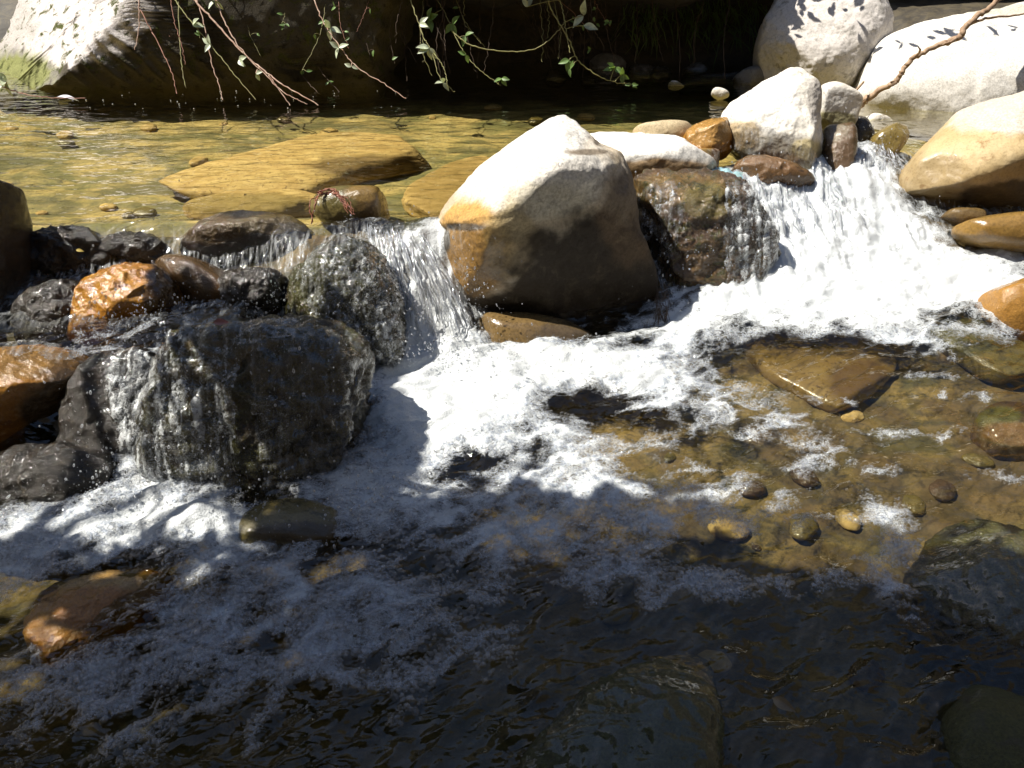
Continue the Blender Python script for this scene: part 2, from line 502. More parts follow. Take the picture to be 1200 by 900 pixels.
# ------------------------------------------------------------ materials
def water_mat():
    m = NT('stream_water')
    pos = m.n('NewGeometry').outputs['Position']
    up = m.attr('up').outputs['Fac']; fo = m.attr('foam').outputs['Fac']; fall = m.attr('fall').outputs['Fac']
    # ripples too small for the mesh
    flow = m.vmap(pos, (1, 2.2, 1), (0, 0, 0.55))
    r1 = m.noise(flow, 9, 2.5, 0.42, 0.9)
    r2 = m.noise(m.vmap(pos, (1, 1.8, 1)), 11, 2, 0.45, 0.5)
    rr = m.mix(up, r1, r2)
    # foam: clots of bubbles
    v1 = m.n('TexVoronoi', {'feature': 'DISTANCE_TO_EDGE'}, Vector=pos, Scale=120.0, Randomness=1.0)
    v2 = m.n('TexVoronoi', {'feature': 'DISTANCE_TO_EDGE'}, Vector=pos, Scale=320.0)
    n = m.noise(pos, 40, 6, 0.7, 0.3)
    web = m.math('ABSOLUTE', m.math('SUBTRACT', m.noise(m.vmap(pos, (1, 1.5, 1), (0, 0, 0.55)), 55, 3, 0.55, 0.9), 0.5))
    d = m.math('ADD', fo, m.math('ADD', m.math('MULTIPLY', m.math('SUBTRACT', n, 0.5), 0.4), m.math('MULTIPLY', m.math('SUBTRACT', 0.07, web), 2.2)))
    solid = m.rng(d, 0.60, 1.05)
    warp_ = m.noise(pos, 22, 3)
    net = m.math('MULTIPLY', m.math('MULTIPLY', m.rng(d, 0.25, 0.5), m.rng(warp_, 0.42, 0.6)), m.rng(v1.outputs[0], 0.02, 0.16, 1.0, 0.15))
    net2 = m.math('MULTIPLY', m.rng(d, 0.38, 0.75), m.rng(v2.outputs[0], 0.02, 0.2, 0.95, 0.35))
    ff = m.math('MAXIMUM', solid, m.math('MAXIMUM', m.math('MULTIPLY', net, 0.5), m.math('MULTIPLY', net2, 0.75)))
    ff = m.math('MINIMUM', ff, 0.97)
    v3 = m.n('TexVoronoi', Vector=pos, Scale=210.0)
    fh = m.math('ADD', m.math('MULTIPLY', v3.outputs[0], -0.6), m.math('MULTIPLY', n, 1.0))
    fb = m.n('Bump', Strength=0.38, Distance=0.005, Height=fh)
    foam = m.n('BsdfPrincipled', Base_Color=(0.54, 0.56, 0.56), Roughness=0.4, Normal=fb.outputs[0])
    foam.inputs['Subsurface Weight'].default_value = 0.0
    wb = m.n('Bump', Height=rr)
    m.set(wb.inputs['Strength'], m.math('ADD', m.math('MULTIPLY', up, -0.34), 0.60))
    wb.inputs['Distance'].default_value = 0.022
    fr = m.n('Fresnel', IOR=1.33, Normal=wb.outputs[0])
    dp = m.attr('depth').outputs['Fac']
    tc = m.n('CombineColor', _0=m.math('EXPONENT', m.math('MULTIPLY', dp, -2.1)), _1=m.math('EXPONENT', m.math('MULTIPLY', dp, -2.2)), _2=m.math('EXPONENT', m.math('MULTIPLY', dp, -3.2)))
    tcol = m.mix(up, tc.outputs[0], (0.97, 0.95, 0.80))
    tr = m.n('BsdfTransparent', Color=tcol)
    gl = m.n('BsdfGlossy', Roughness=0.04, Normal=wb.outputs[0])
    gl.inputs['Color'].default_value = (1, 1, 1, 1)
    wat = m.n('MixShader', _0=m.math('MINIMUM', m.math('MULTIPLY', fr.outputs[0], 1.7, clamp=True), m.math('ADD', m.math('MULTIPLY', up, 0.45), 0.35)), _1=tr, _2=gl)
    # falling water carries air
    air = m.math('MULTIPLY', fall, m.rng(m.noise(m.vmap(pos, (5, 0.8, 0.8)), 22, 5, 0.65), 0.42, 0.7, 0.0, 0.45))
    ff = m.math('MAXIMUM', ff, air)
    return m.done(m.n('MixShader', _0=ff, _1=wat, _2=foam))


def bubble_mat():
    m = NT('bubble_film')
    lw = m.n('LayerWeight', Blend=0.5)
    tr = m.n('BsdfTransparent', Color=(0.97, 0.98, 1))
    gl = m.n('BsdfGlossy', Roughness=0.05)
    gl.inputs['Color'].default_value = (1, 1, 1, 1)
    df = m.n('BsdfDiffuse', Color=(0.8, 0.82, 0.85))
    f = m.math('ADD', m.math('MULTIPLY', m.math('POWER', lw.outputs['Facing'], 2.2), 0.95), 0.045, clamp=True)
    a = m.n('MixShader', _0=0.30, _1=gl, _2=df)
    return m.done(m.n('MixShader', _0=f, _1=tr, _2=a))


def drop_mat():
    m = NT('flying_drops')
    fr = m.n('Fresnel', IOR=1.5)
    tr = m.n('BsdfTransparent', Color=(0.95, 0.96, 0.97))
    gl = m.n('BsdfGlossy', Roughness=0.08)
    gl.inputs['Color'].default_value = (1, 1, 1, 1)
    df = m.n('BsdfDiffuse', Color=(0.85, 0.87, 0.9))
    tl = m.n('BsdfTranslucent', Color=(0.85, 0.87, 0.9))
    a = m.n('MixShader', _0=0.5, _1=df, _2=tl)
    b = m.n('MixShader', _0=0.5, _1=gl, _2=a)
    return m.done(m.n('MixShader', _0=m.math('ADD', m.math('MULTIPLY', fr.outputs[0], 0.9), 0.28, clamp=True), _1=tr, _2=b))


def bed_mat():
    m = NT('streambed')
    pos = m.n('NewGeometry').outputs['Position']
    up = m.attr('up').outputs['Fac']; cell = m.attr('cell').outputs['Fac']; gap = m.attr('gap').outputs['Fac']
    st = m.vmap(pos, (1, 1.7, 1))
    n1 = m.noise(st, 3.2, 6, 0.6, 0.8)
    n2 = m.noise(st, 13, 8, 0.7, 1.0)
    n3 = m.noise(pos, 90, 5, 0.7)
    gold = m.mix(m.rng(n1, 0.38, 0.6), (0.15, 0.14, 0.045), (0.44, 0.33, 0.12))
    gold = m.mix(m.rng(n2, 0.53, 0.68), gold, (0.07, 0.062, 0.02))
    gold = m.mix(m.math('MULTIPLY', cell, 0.18), gold, (0.38, 0.30, 0.14))
    n4 = m.noise(m.vmap(pos, (1, 2.4, 1)), 1.9, 5, 0.6, 1.2)
    gold = m.mix(m.rng(n4, 0.47, 0.62, 0.0, 0.85), gold, (0.085, 0.08, 0.03))
    n5 = m.noise(pos, 2.6, 4, 0.55, 1.0)
    low = m.mix(m.rng(n1, 0.38, 0.62), (0.085, 0.07, 0.022), (0.27, 0.185, 0.06))
    low = m.mix(m.rng(n2, 0.5, 0.64), low, (0.03, 0.03, 0.012))
    low = m.mix(m.rng(n5, 0.48, 0.60, 0.0, 0.8), low, (0.06, 0.038, 0.016))
    low = m.mix(m.math('MULTIPLY', cell, 0.4), low, (0.26, 0.16, 0.06))
    col = m.mix(up, low, gold)
    col = m.mix(m.math('MULTIPLY', m.rng(n3, 0.4, 0.7), 0.45), col, (0.03, 0.025, 0.01))
    col = m.mix(m.math('MULTIPLY', gap, m.rng(up, 0, 1, 0.18, 0.0, False)), col, (0.025, 0.02, 0.01))
    col = m.mix(m.attr('shore').outputs['Fac'], col, m.mix(m.rng(n2, 0.4, 0.6), (0.035, 0.028, 0.018), (0.07, 0.055, 0.03)))
    bp = m.n('Bump', Strength=0.5, Distance=0.01, Height=m.math('ADD', n2, m.math('MULTIPLY', n3, 0.3)))
    return m.done(m.n('BsdfPrincipled', Base_Color=col, Roughness=0.7, Normal=bp.outputs[0]))


def leaf_mat(name, c, tr=0.35):
    m = NT(name)
    pos = m.n('NewGeometry').outputs['Position']
    col = m.mix(m.rng(m.noise(pos, 25, 3), 0.35, 0.65), c, tuple(q * 0.55 for q in c))
    d = m.n('BsdfPrincipled', Base_Color=col, Roughness=0.45)
    t = m.n('BsdfTranslucent', Color=m.mix(0.5, col, (0.2, 0.3, 0.03)))
    return m.done(m.n('MixShader', _0=tr, _1=d, _2=t))


def plain_mat(name, c1, c2, scale=30, rough=0.8, bump=0.4):
    m = NT(name)
    pos = m.n('NewGeometry').outputs['Position']
    n = m.noise(pos, scale, 7, 0.65, 0.3)
    col = m.mix(m.rng(n, 0.35, 0.65), c1, c2)
    bp = m.n('Bump', Strength=bump, Distance=0.01, Height=n)
    return m.done(m.n('BsdfPrincipled', Base_Color=col, Roughness=rough, Normal=bp.outputs[0]))


M_water = water_mat(); M_bub = bubble_mat(); M_drop = drop_mat(); M_bed = bed_mat()

# ------------------------------------------------------------ the setting: bed, water, banks
def bed_z(x, y):
    z, t, yl, lo = water_z(x, y)
    up = sstep(-0.02, 0.1, y - yl)
    depth = 0.10 + 0.03 * fbm(x * 2, y * 2, 0, 3, seed=41)
    depth = depth + 0.10 * sstep(2.0, 1.3, y + 0.25 * x)
    depth = depth * (1 - up) + up * (0.035 + 0.10 * sstep(0, 0.5, y - yl))
    depth = np.where((t > 0) & (t < 1), 0.045, depth)
    return z - depth, up, yl


X, Y, F = fan_grid(520, 520, -0.4, 6.5, 0.4)
bz, bup, byl = bed_z(X, Y)
f1, edge, cid = worley(X * 8 + 0.3 * perlin(X * 6, Y * 6, 3), Y * 11, 3)
f1b, edgeb, cidb = worley(X * 21, Y * 27, 5)
cob = (sstep(0.0, 0.6, edge) * 0.010 * (cid / 512) + sstep(0, .5, edgeb) * 0.003) * (1 - 0.85 * bup)
bz = bz + cob + 0.012 * fbm(X * 4, Y * 4, 0, 4, seed=42) + bup * 0.02 * fbm(X * 5, Y * 12, 0, 4, seed=43)
# gravel shore rising into the far bank
yb_line = np.interp(X, [-2.5, -1.0, -0.5, 0.2, 0.6, 1.2, 2.0, 3.5], [4.7, 4.7, 4.7, 4.7, 4.7, 4.75, 4.3, 4.1])
bz = bz + 0.42 * sstep(-0.15, 0.5, Y - yb_line)
me = mesh_np('streambed', np.stack([X, Y, bz], 1), F)
attr(me, 'shore', sstep(-0.35, -0.05, Y - yb_line + 0.1 * perlin(X * 6, Y * 6))); attr(me, 'up', bup); attr(me, 'cell', (cid % 16) / 16 * sstep(0.05, 0.3, edge)); attr(me, 'gap', sstep(0.12, 0.0, edge))
tag(link('streambed', me, M_bed, base=np.zeros(3)), kind='structure')

X, Y, F = fan_grid(900, 1000, 0.35, 5.6, 0.45)
wz, wf, wfall, wup = surface(X, Y)
me = mesh_np('water', np.stack([X, Y, wz], 1), F)
attr(me, 'foam', wf); attr(me, 'fall', wfall); attr(me, 'up', wup)
attr(me, 'depth', np.clip(wz - bed_z(X, Y)[0], 0.0, 1.0))
tag(link('water', me, M_water, base=np.zeros(3)), kind='structure')

# ground all round, out of the picture or behind the far bank
M_soil = plain_mat('dark_soil', (0.028, 0.022, 0.014), (0.06, 0.045, 0.025), 9, 0.95, 0.8)


def sheet(name, xs, ys, fz, mat, kind='structure'):
    XX, YY = np.meshgrid(xs, ys)
    ZZ = fz(XX, YY)
    idx = np.arange(XX.size).reshape(XX.shape)
    FF = np.stack([idx[:-1, :-1], idx[:-1, 1:], idx[1:, 1:], idx[1:, :-1]], -1).reshape(-1, 4)
    return tag(link(name, mesh_np(name, np.stack([XX.ravel(), YY.ravel(), ZZ.ravel()], 1), FF), mat, base=np.zeros(3)), kind=kind)


def ground_z(x, y):
    # unseen valley slopes made steep to block low skylight: near bank, far hillside, sides
    z = -0.35 + 1.5 * sstep(0.3, -2.0, y) + 1.1 * np.clip(-2 - y, 0, 9) + 1.15 * np.clip(y - 6.3, 0, 9) + 1.0 * sstep(5.6, 6.6, y)
    z = z + 1.15 * np.clip(np.abs(x) - 4.6, 0, 8) + 0.2 * fbm(x * 0.5, y * 0.5, 0, 4, seed=51) * sstep(1, 3, np.abs(y - 3))
    return z


g_axis = np.concatenate([np.linspace(-90, -8, 42), np.linspace(-7.6, 9, 90), np.linspace(10, 90, 40)])
sheet('ground', g_axis, g_axis, ground_z, M_soil)

# far bank: an undercut wall of earth, roof hanging over the pool
def wall_bank():
    nx, nz = 420, 160
    xs = np.linspace(-4.2, 4.6, nx)
    s = np.linspace(0, 1, nz)
    XX, SS = np.meshgrid(xs, s)
    yb = np.interp(XX, [-4.2, -1.6, -0.7, 0.0, 0.3, 0.9, 1.6, 4.6], [5.6, 5.6, 5.1, 5.0, 5.0, 5.0, 5.0, 5.2])
    over = np.interp(XX, [-4.2, -1.3, -0.8, 0.0, 0.9, 1.25, 1.8, 4.6], [0.2, 0.3, 0.85, 0.88, 0.8, 0.5, 0.15, 0.0])
    z = 0.1 + np.interp(SS, [0, 0.45, 0.8, 1], [0, 0.75, 1.1, 2.0])
    y = yb - over * sstep(0.50, 0.78, z + 0.06 * perlin(XX * 3, XX * 0)) + 0.9 * sstep(0.6, 1, SS)
    y = y + 0.06 * fbm(XX * 2.2, z * 3, 0, 4, seed=61) + 0.03 * fbm(XX * 12, z * 12, 0, 4, seed=62, ridge=True)
    idx = np.arange(XX.size).reshape(XX.shape)
    FF = np.stack([idx[:-1, :-1], idx[:-1, 1:], idx[1:, 1:], idx[1:, :-1]], -1).reshape(-1, 4)
    return tag(link('river_bank', mesh_np('river_bank', np.stack([XX.ravel(), y.ravel(), z.ravel()], 1), FF), M_soil, base=np.zeros(3)), kind='structure')


wall_bank()

# ------------------------------------------------------------ stones
WHITE = rock_mat('pale_limestone', (0.70, 0.66, 0.58), (0.60, 0.55, 0.47), (0.38, 0.33, 0.26), 5, 0.8, bump=0.35)
GREYW = rock_mat('pale_grey_stone', (0.62, 0.58, 0.53), (0.54, 0.50, 0.46), (0.29, 0.27, 0.24), 4, 0.9, bump=0.45, pits=0.5)
MAIN = rock_mat('tan_boulder_stone', (0.46, 0.38, 0.27), (0.38, 0.29, 0.18), (0.24, 0.17, 0.095), 4.5, 0.8, wet_z=0.05, bump=0.7, pits=0.7)
GOLD = rock_mat('golden_boulder_stone', (0.46, 0.35, 0.19), (0.40, 0.29, 0.14), (0.28, 0.18, 0.08), 5, 0.55, wet_z=0.12, bump=0.22)
AMBER = rock_mat('amber_wet_stone', (0.46, 0.23, 0.035), (0.34, 0.15, 0.022), (0.18, 0.07, 0.012), 8, 0.4, wet=0.9, wet_dark=0.8, bump=0.45)
BROWN = rock_mat('brown_wet_stone', (0.13, 0.075, 0.03), (0.08, 0.05, 0.022), (0.05, 0.03, 0.014), 9, 0.5, wet=0.9, wet_dark=0.8, bump=0.6)
DARKR = rock_mat('dark_wet_stone', (0.026, 0.02, 0.013), (0.016, 0.012, 0.008), (0.045, 0.032, 0.014), 8, 0.5, wet=0.85, wet_dark=0.7, bump=0.9)
BLOCKM = rock_mat('rusty_wet_block_stone', (0.10, 0.055, 0.025), (0.055, 0.032, 0.016), (0.16, 0.10, 0.035), 10, 0.5, wet=0.8, wet_dark=0.75, moss=0.25, moss_col=(0.09, 0.085, 0.016), bump=1.0)
MOSSY = rock_mat('mossy_wet_stone', (0.06, 0.042, 0.022), (0.035, 0.026, 0.014), (0.09, 0.06, 0.025), 9, 0.5, wet=0.75, wet_dark=0.7, moss=0.6, moss_col=(0.075, 0.075, 0.014), bump=0.9)
OLIVE = rock_mat('olive_algae_stone', (0.14, 0.12, 0.045), (0.20, 0.16, 0.06), (0.07, 0.06, 0.02), 8, 0.5, wet=0.8, wet_dark=0.75, bump=0.4)
SLAB = rock_mat('ochre_slab_stone', (0.50, 0.36, 0.15), (0.40, 0.27, 0.10), (0.20, 0.13, 0.05), 16, 0.8, bump=0.12, grain=0.4)
CLIFF = rock_mat('weathered_cliff_stone', (0.09, 0.078, 0.055), (0.06, 0.05, 0.034), (0.035, 0.03, 0.02), 6, 0.95, moss=0.12, moss_col=(0.09, 0.10, 0.02), bump=1.0, pits=0.8)
COBB = rock_mat('shore_cobble_stone', (0.20, 0.19, 0.17), (0.13, 0.12, 0.11), (0.08, 0.07, 0.06), 12, 0.7, wet_z=0.30, bump=0.4)
NEARD = rock_mat('river_weed_stone', (0.085, 0.078, 0.045), (0.05, 0.046, 0.03), (0.12, 0.105, 0.05), 7, 0.6, wet=0.35, wet_dark=0.75, moss=0.9, moss_col=(0.10, 0.10, 0.03), bump=1.0)

CREAM = (0.74, 0.71, 0.65)
# main boulder
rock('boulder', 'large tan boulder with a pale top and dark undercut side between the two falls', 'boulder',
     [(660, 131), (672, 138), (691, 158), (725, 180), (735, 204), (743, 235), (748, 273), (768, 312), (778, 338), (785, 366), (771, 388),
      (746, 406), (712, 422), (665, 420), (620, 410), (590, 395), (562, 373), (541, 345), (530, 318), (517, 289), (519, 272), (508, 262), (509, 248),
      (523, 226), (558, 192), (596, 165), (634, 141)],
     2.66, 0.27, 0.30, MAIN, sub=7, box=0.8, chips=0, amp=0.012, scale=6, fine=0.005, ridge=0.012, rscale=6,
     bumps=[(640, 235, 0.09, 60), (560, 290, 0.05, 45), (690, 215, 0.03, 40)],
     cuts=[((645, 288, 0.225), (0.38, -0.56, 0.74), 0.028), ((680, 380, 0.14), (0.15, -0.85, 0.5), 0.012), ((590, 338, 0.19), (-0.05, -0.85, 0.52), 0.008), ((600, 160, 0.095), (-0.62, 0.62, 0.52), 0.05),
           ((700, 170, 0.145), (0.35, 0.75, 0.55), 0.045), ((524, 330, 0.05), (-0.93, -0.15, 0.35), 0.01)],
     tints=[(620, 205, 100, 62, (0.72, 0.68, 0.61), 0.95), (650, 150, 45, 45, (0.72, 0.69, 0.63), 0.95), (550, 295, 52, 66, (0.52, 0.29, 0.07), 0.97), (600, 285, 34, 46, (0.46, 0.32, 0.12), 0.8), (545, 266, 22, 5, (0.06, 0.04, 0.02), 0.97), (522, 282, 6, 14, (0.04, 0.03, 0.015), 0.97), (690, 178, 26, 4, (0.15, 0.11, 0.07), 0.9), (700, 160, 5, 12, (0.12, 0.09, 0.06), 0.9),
            (640, 250, 60, 40, (0.38, 0.33, 0.20), 0.5), (715, 335, 135, 92, (0.026, 0.019, 0.013), 0.98), (650, 378, 150, 48, (0.035, 0.026, 0.018), 0.98), (740, 250, 40, 60, (0.13, 0.09, 0.055), 0.9)],  # near-black underside: dark wet stone plus shade painted into the tint
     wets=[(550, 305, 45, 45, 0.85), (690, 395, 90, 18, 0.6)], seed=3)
rock('rock', 'flat golden stone at the foam line under the big tan boulder', 'rock',
     [(560, 372), (600, 366), (650, 372), (700, 395), (712, 425), (660, 445), (590, 440), (556, 415)], 2.58, 0.10, 0.15, GOLD, sub=6, amp=0.01, seed=5,
     tints=[(600, 385, 50, 30, (0.34, 0.23, 0.10), 0.9), (670, 400, 50, 30, (0.13, 0.10, 0.07), 0.8)])
rock('rock', 'cream ledge of stone reaching back from the big tan boulder', 'rock',
     [(680, 150), (700, 147), (740, 152), (790, 160), (812, 172), (835, 182), (833, 205), (790, 225), (730, 225), (680, 200)],
     2.98, 0.14, 0.25, WHITE, sub=6, amp=0.012, seed=8, cuts=[((760, 172, 0.07), (-0.1, 0.78, 0.6), 0.01)], ridge=0.008, rscale=9, tints=[(750, 168, 95, 26, CREAM, 0.97), (770, 200, 80, 14, (0.34, 0.19, 0.05), 0.9)],
     wets=[(770, 205, 90, 14, 0.9)])
rock('rock', 'rough orange block of stone at the edge of the pool behind the cascade', 'rock',
     [(800, 158), (812, 148), (838, 136), (848, 138), (853, 158), (852, 180), (820, 190), (803, 178)], 3.2, 0.09, 0.12, AMBER, sub=6, amp=0.012, ridge=0.012, rscale=12, seed=10,
     cuts=[((835, 145, 0.03), (-0.2, 0.85, 0.4), 0.006)], tints=[(830, 150, 30, 22, (0.50, 0.30, 0.10), 0.9)])
rock('rock', 'pale half-sunk stone in the pool just left of the orange block', 'rock',
     [(742, 150), (770, 144), (806, 145), (812, 160), (790, 172), (750, 166)], 3.32, 0.07, 0.1, GOLD, sub=5, amp=0.008, seed=11, tints=[(780, 150, 40, 16, (0.5, 0.4, 0.25), 0.9)])
rock('rock', 'long brown wet stone lying across the lip beside the blue scrap', 'rock',
     [(738, 196), (760, 182), (800, 176), (836, 172), (850, 186), (846, 204), (820, 216), (760, 222)], 3.02, 0.09, 0.14, SLAB, sub=6, amp=0.008, seed=12,
     tints=[(842, 188, 12, 18, (0.15, 0.05, 0.02), 0.9), (790, 195, 60, 20, (0.28, 0.15, 0.04), 0.8)], wets=[(800, 195, 70, 30, 0.9)])
# mossy block to the right of the boulder
rock('rock', 'mossy brown block with thin water trickling down its front right of the big boulder', 'rock',
     [(738, 212), (765, 203), (800, 204), (840, 208), (872, 222), (884, 246), (900, 270), (912, 292), (908, 322), (880, 342), (850, 358), (800, 364), (776, 352), (764, 300), (748, 260)],
     2.86, 0.20, 0.3, BLOCKM, sub=7, box=0.55, amp=0.012, scale=7, fine=0.008, ridge=0.022, rscale=13, seed=14,
     cuts=[((815, 232, 0.16), (-0.05, 0.72, 0.68), 0.01), ((820, 280, 0.19), (0.05, -0.30, 0.95), 0.01)],
     tints=[(800, 222, 70, 20, (0.24, 0.15, 0.04), 0.9), (830, 236, 30, 24, (0.16, 0.15, 0.03), 0.7), (850, 330, 60, 50, (0.10, 0.055, 0.022), 0.6)], wets=[(820, 290, 90, 90, 0.9)])
# pale pointed boulder and its neighbours
rock('boulder', 'pale pointed boulder with a wet golden foot splitting the right cascade', 'boulder',
     [(848, 128), (862, 112), (890, 94), (918, 82), (934, 84), (942, 92), (955, 108), (962, 135), (967, 168), (970, 205), (962, 222), (930, 212), (905, 200), (870, 180), (852, 160)],
     3.16, 0.16, 0.22, WHITE, sub=7, amp=0.014, scale=7, ridge=0.014, rscale=7, seed=16,
     cuts=[((900, 140, 0.10), (-0.45, 0.35, 0.8), 0.02), ((950, 150, 0.08), (0.85, -0.1, 0.5), 0.012), ((905, 190, 0.12), (-0.35, -0.55, 0.75), 0.015)],
     tints=[(895, 120, 45, 45, CREAM, 0.9), (945, 185, 25, 26, (0.42, 0.33, 0.13), 0.9), (870, 160, 26, 20, (0.36, 0.25, 0.11), 0.9), (900, 190, 40, 14, (0.20, 0.11, 0.04), 0.9), (955, 115, 10, 26, (0.34, 0.30, 0.26), 0.8)],
     wets=[(880, 175, 50, 22, 0.8), (945, 195, 30, 20, 0.6)])
rock('boulder', 'round light grey boulder dappled with leaf shadows at the top of the picture', 'boulder',
     [(886, 70), (888, 40), (905, 8), (930, -22), (965, -38), (1005, -30), (1028, 0), (1038, 30), (1030, 62), (1012, 90), (992, 110), (960, 116), (925, 112), (896, 92)],
     4.15, 0.27, 0.3, GREYW, sub=7, amp=0.015, scale=4, fine=0.005, ridge=0.012, rscale=5, seed=18,
     cuts=[((960, 40, 0.22), (-0.25, 0.30, 0.9), 0.03), ((1026, 80, 0.05), (0.6, -0.6, 0.35), 0.015)], chips=5)
rock('rock', 'small squared cream block with a mossy base between two pale boulders', 'rock',
     [(956, 108), (972, 100), (992, 106), (1006, 118), (1004, 136), (996, 154), (968, 152), (957, 136)], 3.32, 0.09, 0.12, WHITE, sub=6, box=0.5, amp=0.008, seed=20,
     cuts=[((980, 132, 0.05), (0.05, -0.4, 0.9), 0.005)], tints=[(978, 115, 26, 16, CREAM, 0.9), (980, 142, 26, 14, (0.26, 0.23, 0.07), 0.9)])
rock('rock', 'upright dark brown stone under the squared cream block', 'rock',
     [(966, 152), (985, 147), (998, 152), (999, 190), (990, 226), (970, 232), (963, 200)], 3.17, 0.08, 0.14, BROWN, sub=6, box=0.5, amp=0.01, seed=21, ridge=0.008, rscale=12,
     tints=[(980, 155, 16, 12, (0.2, 0.17, 0.12), 0.8), (992, 185, 12, 30, (0.16, 0.09, 0.05), 0.7)])
rock('rock', 'yellow streaked wet stone in the water below the driftwood', 'rock',
     [(1018, 176), (1020, 162), (1035, 150), (1050, 144), (1064, 150), (1062, 164), (1048, 184), (1030, 194)], 3.3, 0.08, 0.1, GOLD, sub=6, amp=0.008, seed=22,
     tints=[(1040, 160, 30, 24, (0.33, 0.25, 0.07), 0.9)], wets=[(1040, 165, 40, 40, 0.8)])
rock('rock', 'dark stone in the gap beside the squared cream block', 'rock', [(994, 158), (1000, 138), (1014, 134), (1023, 150), (1020, 168), (1000, 176)], 3.38, 0.06, 0.1, DARKR, sub=5, amp=0.008, seed=23)
rock('rock', 'small flat pale stone by the foot of the driftwood', 'rock', [(1010, 138), (1022, 134), (1040, 139), (1044, 147), (1026, 152), (1010, 148)], 3.68, 0.05, 0.07, WHITE, sub=5, amp=0.005, seed=24)
rock('boulder', 'broad white sunlit boulder under the driftwood at top right', 'boulder',
     [(1004, 122), (1018, 70), (1038, 45), (1080, 30), (1130, 20), (1190, 8), (1260, 0), (1330, 30), (1350, 140), (1280, 205), (1170, 200), (1095, 180), (1035, 150)],
     3.98, 0.28, 0.4, WHITE, sub=7, amp=0.02, ridge=0.014, rscale=4, scale=3, seed=25, box=0.5, cuts=[((1130, 90, 0.25), (-0.12, 0.50, 0.85), 0.03)],
     tints=[(1130, 80, 130, 70, CREAM, 0.8), (1160, 10, 60, 8, (0.1, 0.12, 0.03), 0.6)])
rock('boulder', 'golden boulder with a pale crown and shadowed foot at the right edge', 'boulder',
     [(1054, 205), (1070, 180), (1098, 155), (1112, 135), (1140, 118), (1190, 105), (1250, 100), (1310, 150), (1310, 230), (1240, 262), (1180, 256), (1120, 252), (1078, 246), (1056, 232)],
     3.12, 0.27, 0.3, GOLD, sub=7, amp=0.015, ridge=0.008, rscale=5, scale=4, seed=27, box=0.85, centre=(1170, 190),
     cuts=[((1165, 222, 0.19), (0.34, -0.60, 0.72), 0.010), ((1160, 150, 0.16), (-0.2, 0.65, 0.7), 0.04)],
     tints=[(1190, 125, 90, 34, (0.56, 0.50, 0.42), 0.95), (1190, 238, 75, 30, (0.07, 0.05, 0.03), 0.97)], wets=[(1090, 220, 50, 40, 0.5)])  # dark tint on the foot paints in more of the undercut's shade
rock('rock', 'low brown stone in the shade under the golden boulder', 'rock', [(1105, 250), (1120, 244), (1150, 246), (1152, 258), (1120, 264)], 2.95, 0.05, 0.08, BROWN, sub=5, amp=0.005, seed=28,
     tints=[(1130, 250, 30, 10, (0.22, 0.15, 0.06), 0.8)])
rock('rock', 'smooth amber stone half under water at the right edge', 'rock',
     [(1115, 268), (1140, 256), (1180, 251), (1230, 252), (1270, 270), (1250, 300), (1190, 296), (1140, 286)], 2.86, 0.10, 0.14, GOLD, sub=6, amp=0.01, seed=29,
     tints=[(1180, 265, 80, 30, (0.42, 0.24, 0.05), 0.8)], wets=[(1180, 270, 90, 40, 0.8)])
rock('rock', 'orange stone washed by the white water at the right edge', 'rock',
     [(1150, 345), (1175, 325), (1215, 320), (1270, 340), (1270, 400), (1215, 415), (1165, 385)], 2.55, 0.09, 0.12, AMBER, sub=6, amp=0.01, seed=30,
     tints=[(1190, 350, 50, 40, (0.42, 0.23, 0.06), 0.8)])
rock('rock', 'greenish flat stone under the fast water on the right', 'rock',
     [(1070, 372), (1100, 355), (1150, 366), (1200, 392), (1230, 430), (1180, 440), (1120, 412)], 2.52, 0.035, 0.08, OLIVE, sub=6, amp=0.01, flat=-0.0, seed=31, tints=[(1140, 385, 60, 30, (0.15, 0.15, 0.07), 0.8)])
rock('rock', 'flat golden stone under clear water below the cascade', 'rock',
     [(868, 392), (900, 376), (950, 378), (1010, 392), (1052, 425), (1040, 470), (985, 480), (920, 450), (880, 420)], 2.40, 0.035, 0.08, SLAB, sub=6, amp=0.012, flat=-0.045, seed=32,
     tints=[(930, 400, 60, 30, (0.38, 0.26, 0.09), 0.9), (1010, 450, 40, 30, (0.22, 0.12, 0.06), 0.8)], wets=[(960, 430, 120, 60, 0.9)])
rock('rock', 'red brown stone under the water with green weed near the right edge', 'rock',
     [(1140, 500), (1165, 478), (1215, 480), (1250, 505), (1215, 530), (1165, 524)], 2.12, 0.05, 0.08, BROWN, sub=6, amp=0.008, flat=-0.045, seed=33, tints=[(1170, 490, 30, 14, (0.14, 0.15, 0.03), 0.8), (1190, 508, 40, 16, (0.3, 0.14, 0.04), 0.8)])
rock('rock', 'brown wet shelf of rock at the top of the right cascade', 'rock',
     [(858, 196), (880, 184), (915, 190), (945, 204), (950, 222), (915, 228), (880, 222)], 3.04, 0.08, 0.12, BROWN, sub=6, amp=0.012, ridge=0.012, rscale=12, seed=37,
     tints=[(900, 200, 40, 20, (0.22, 0.12, 0.05), 0.8)])
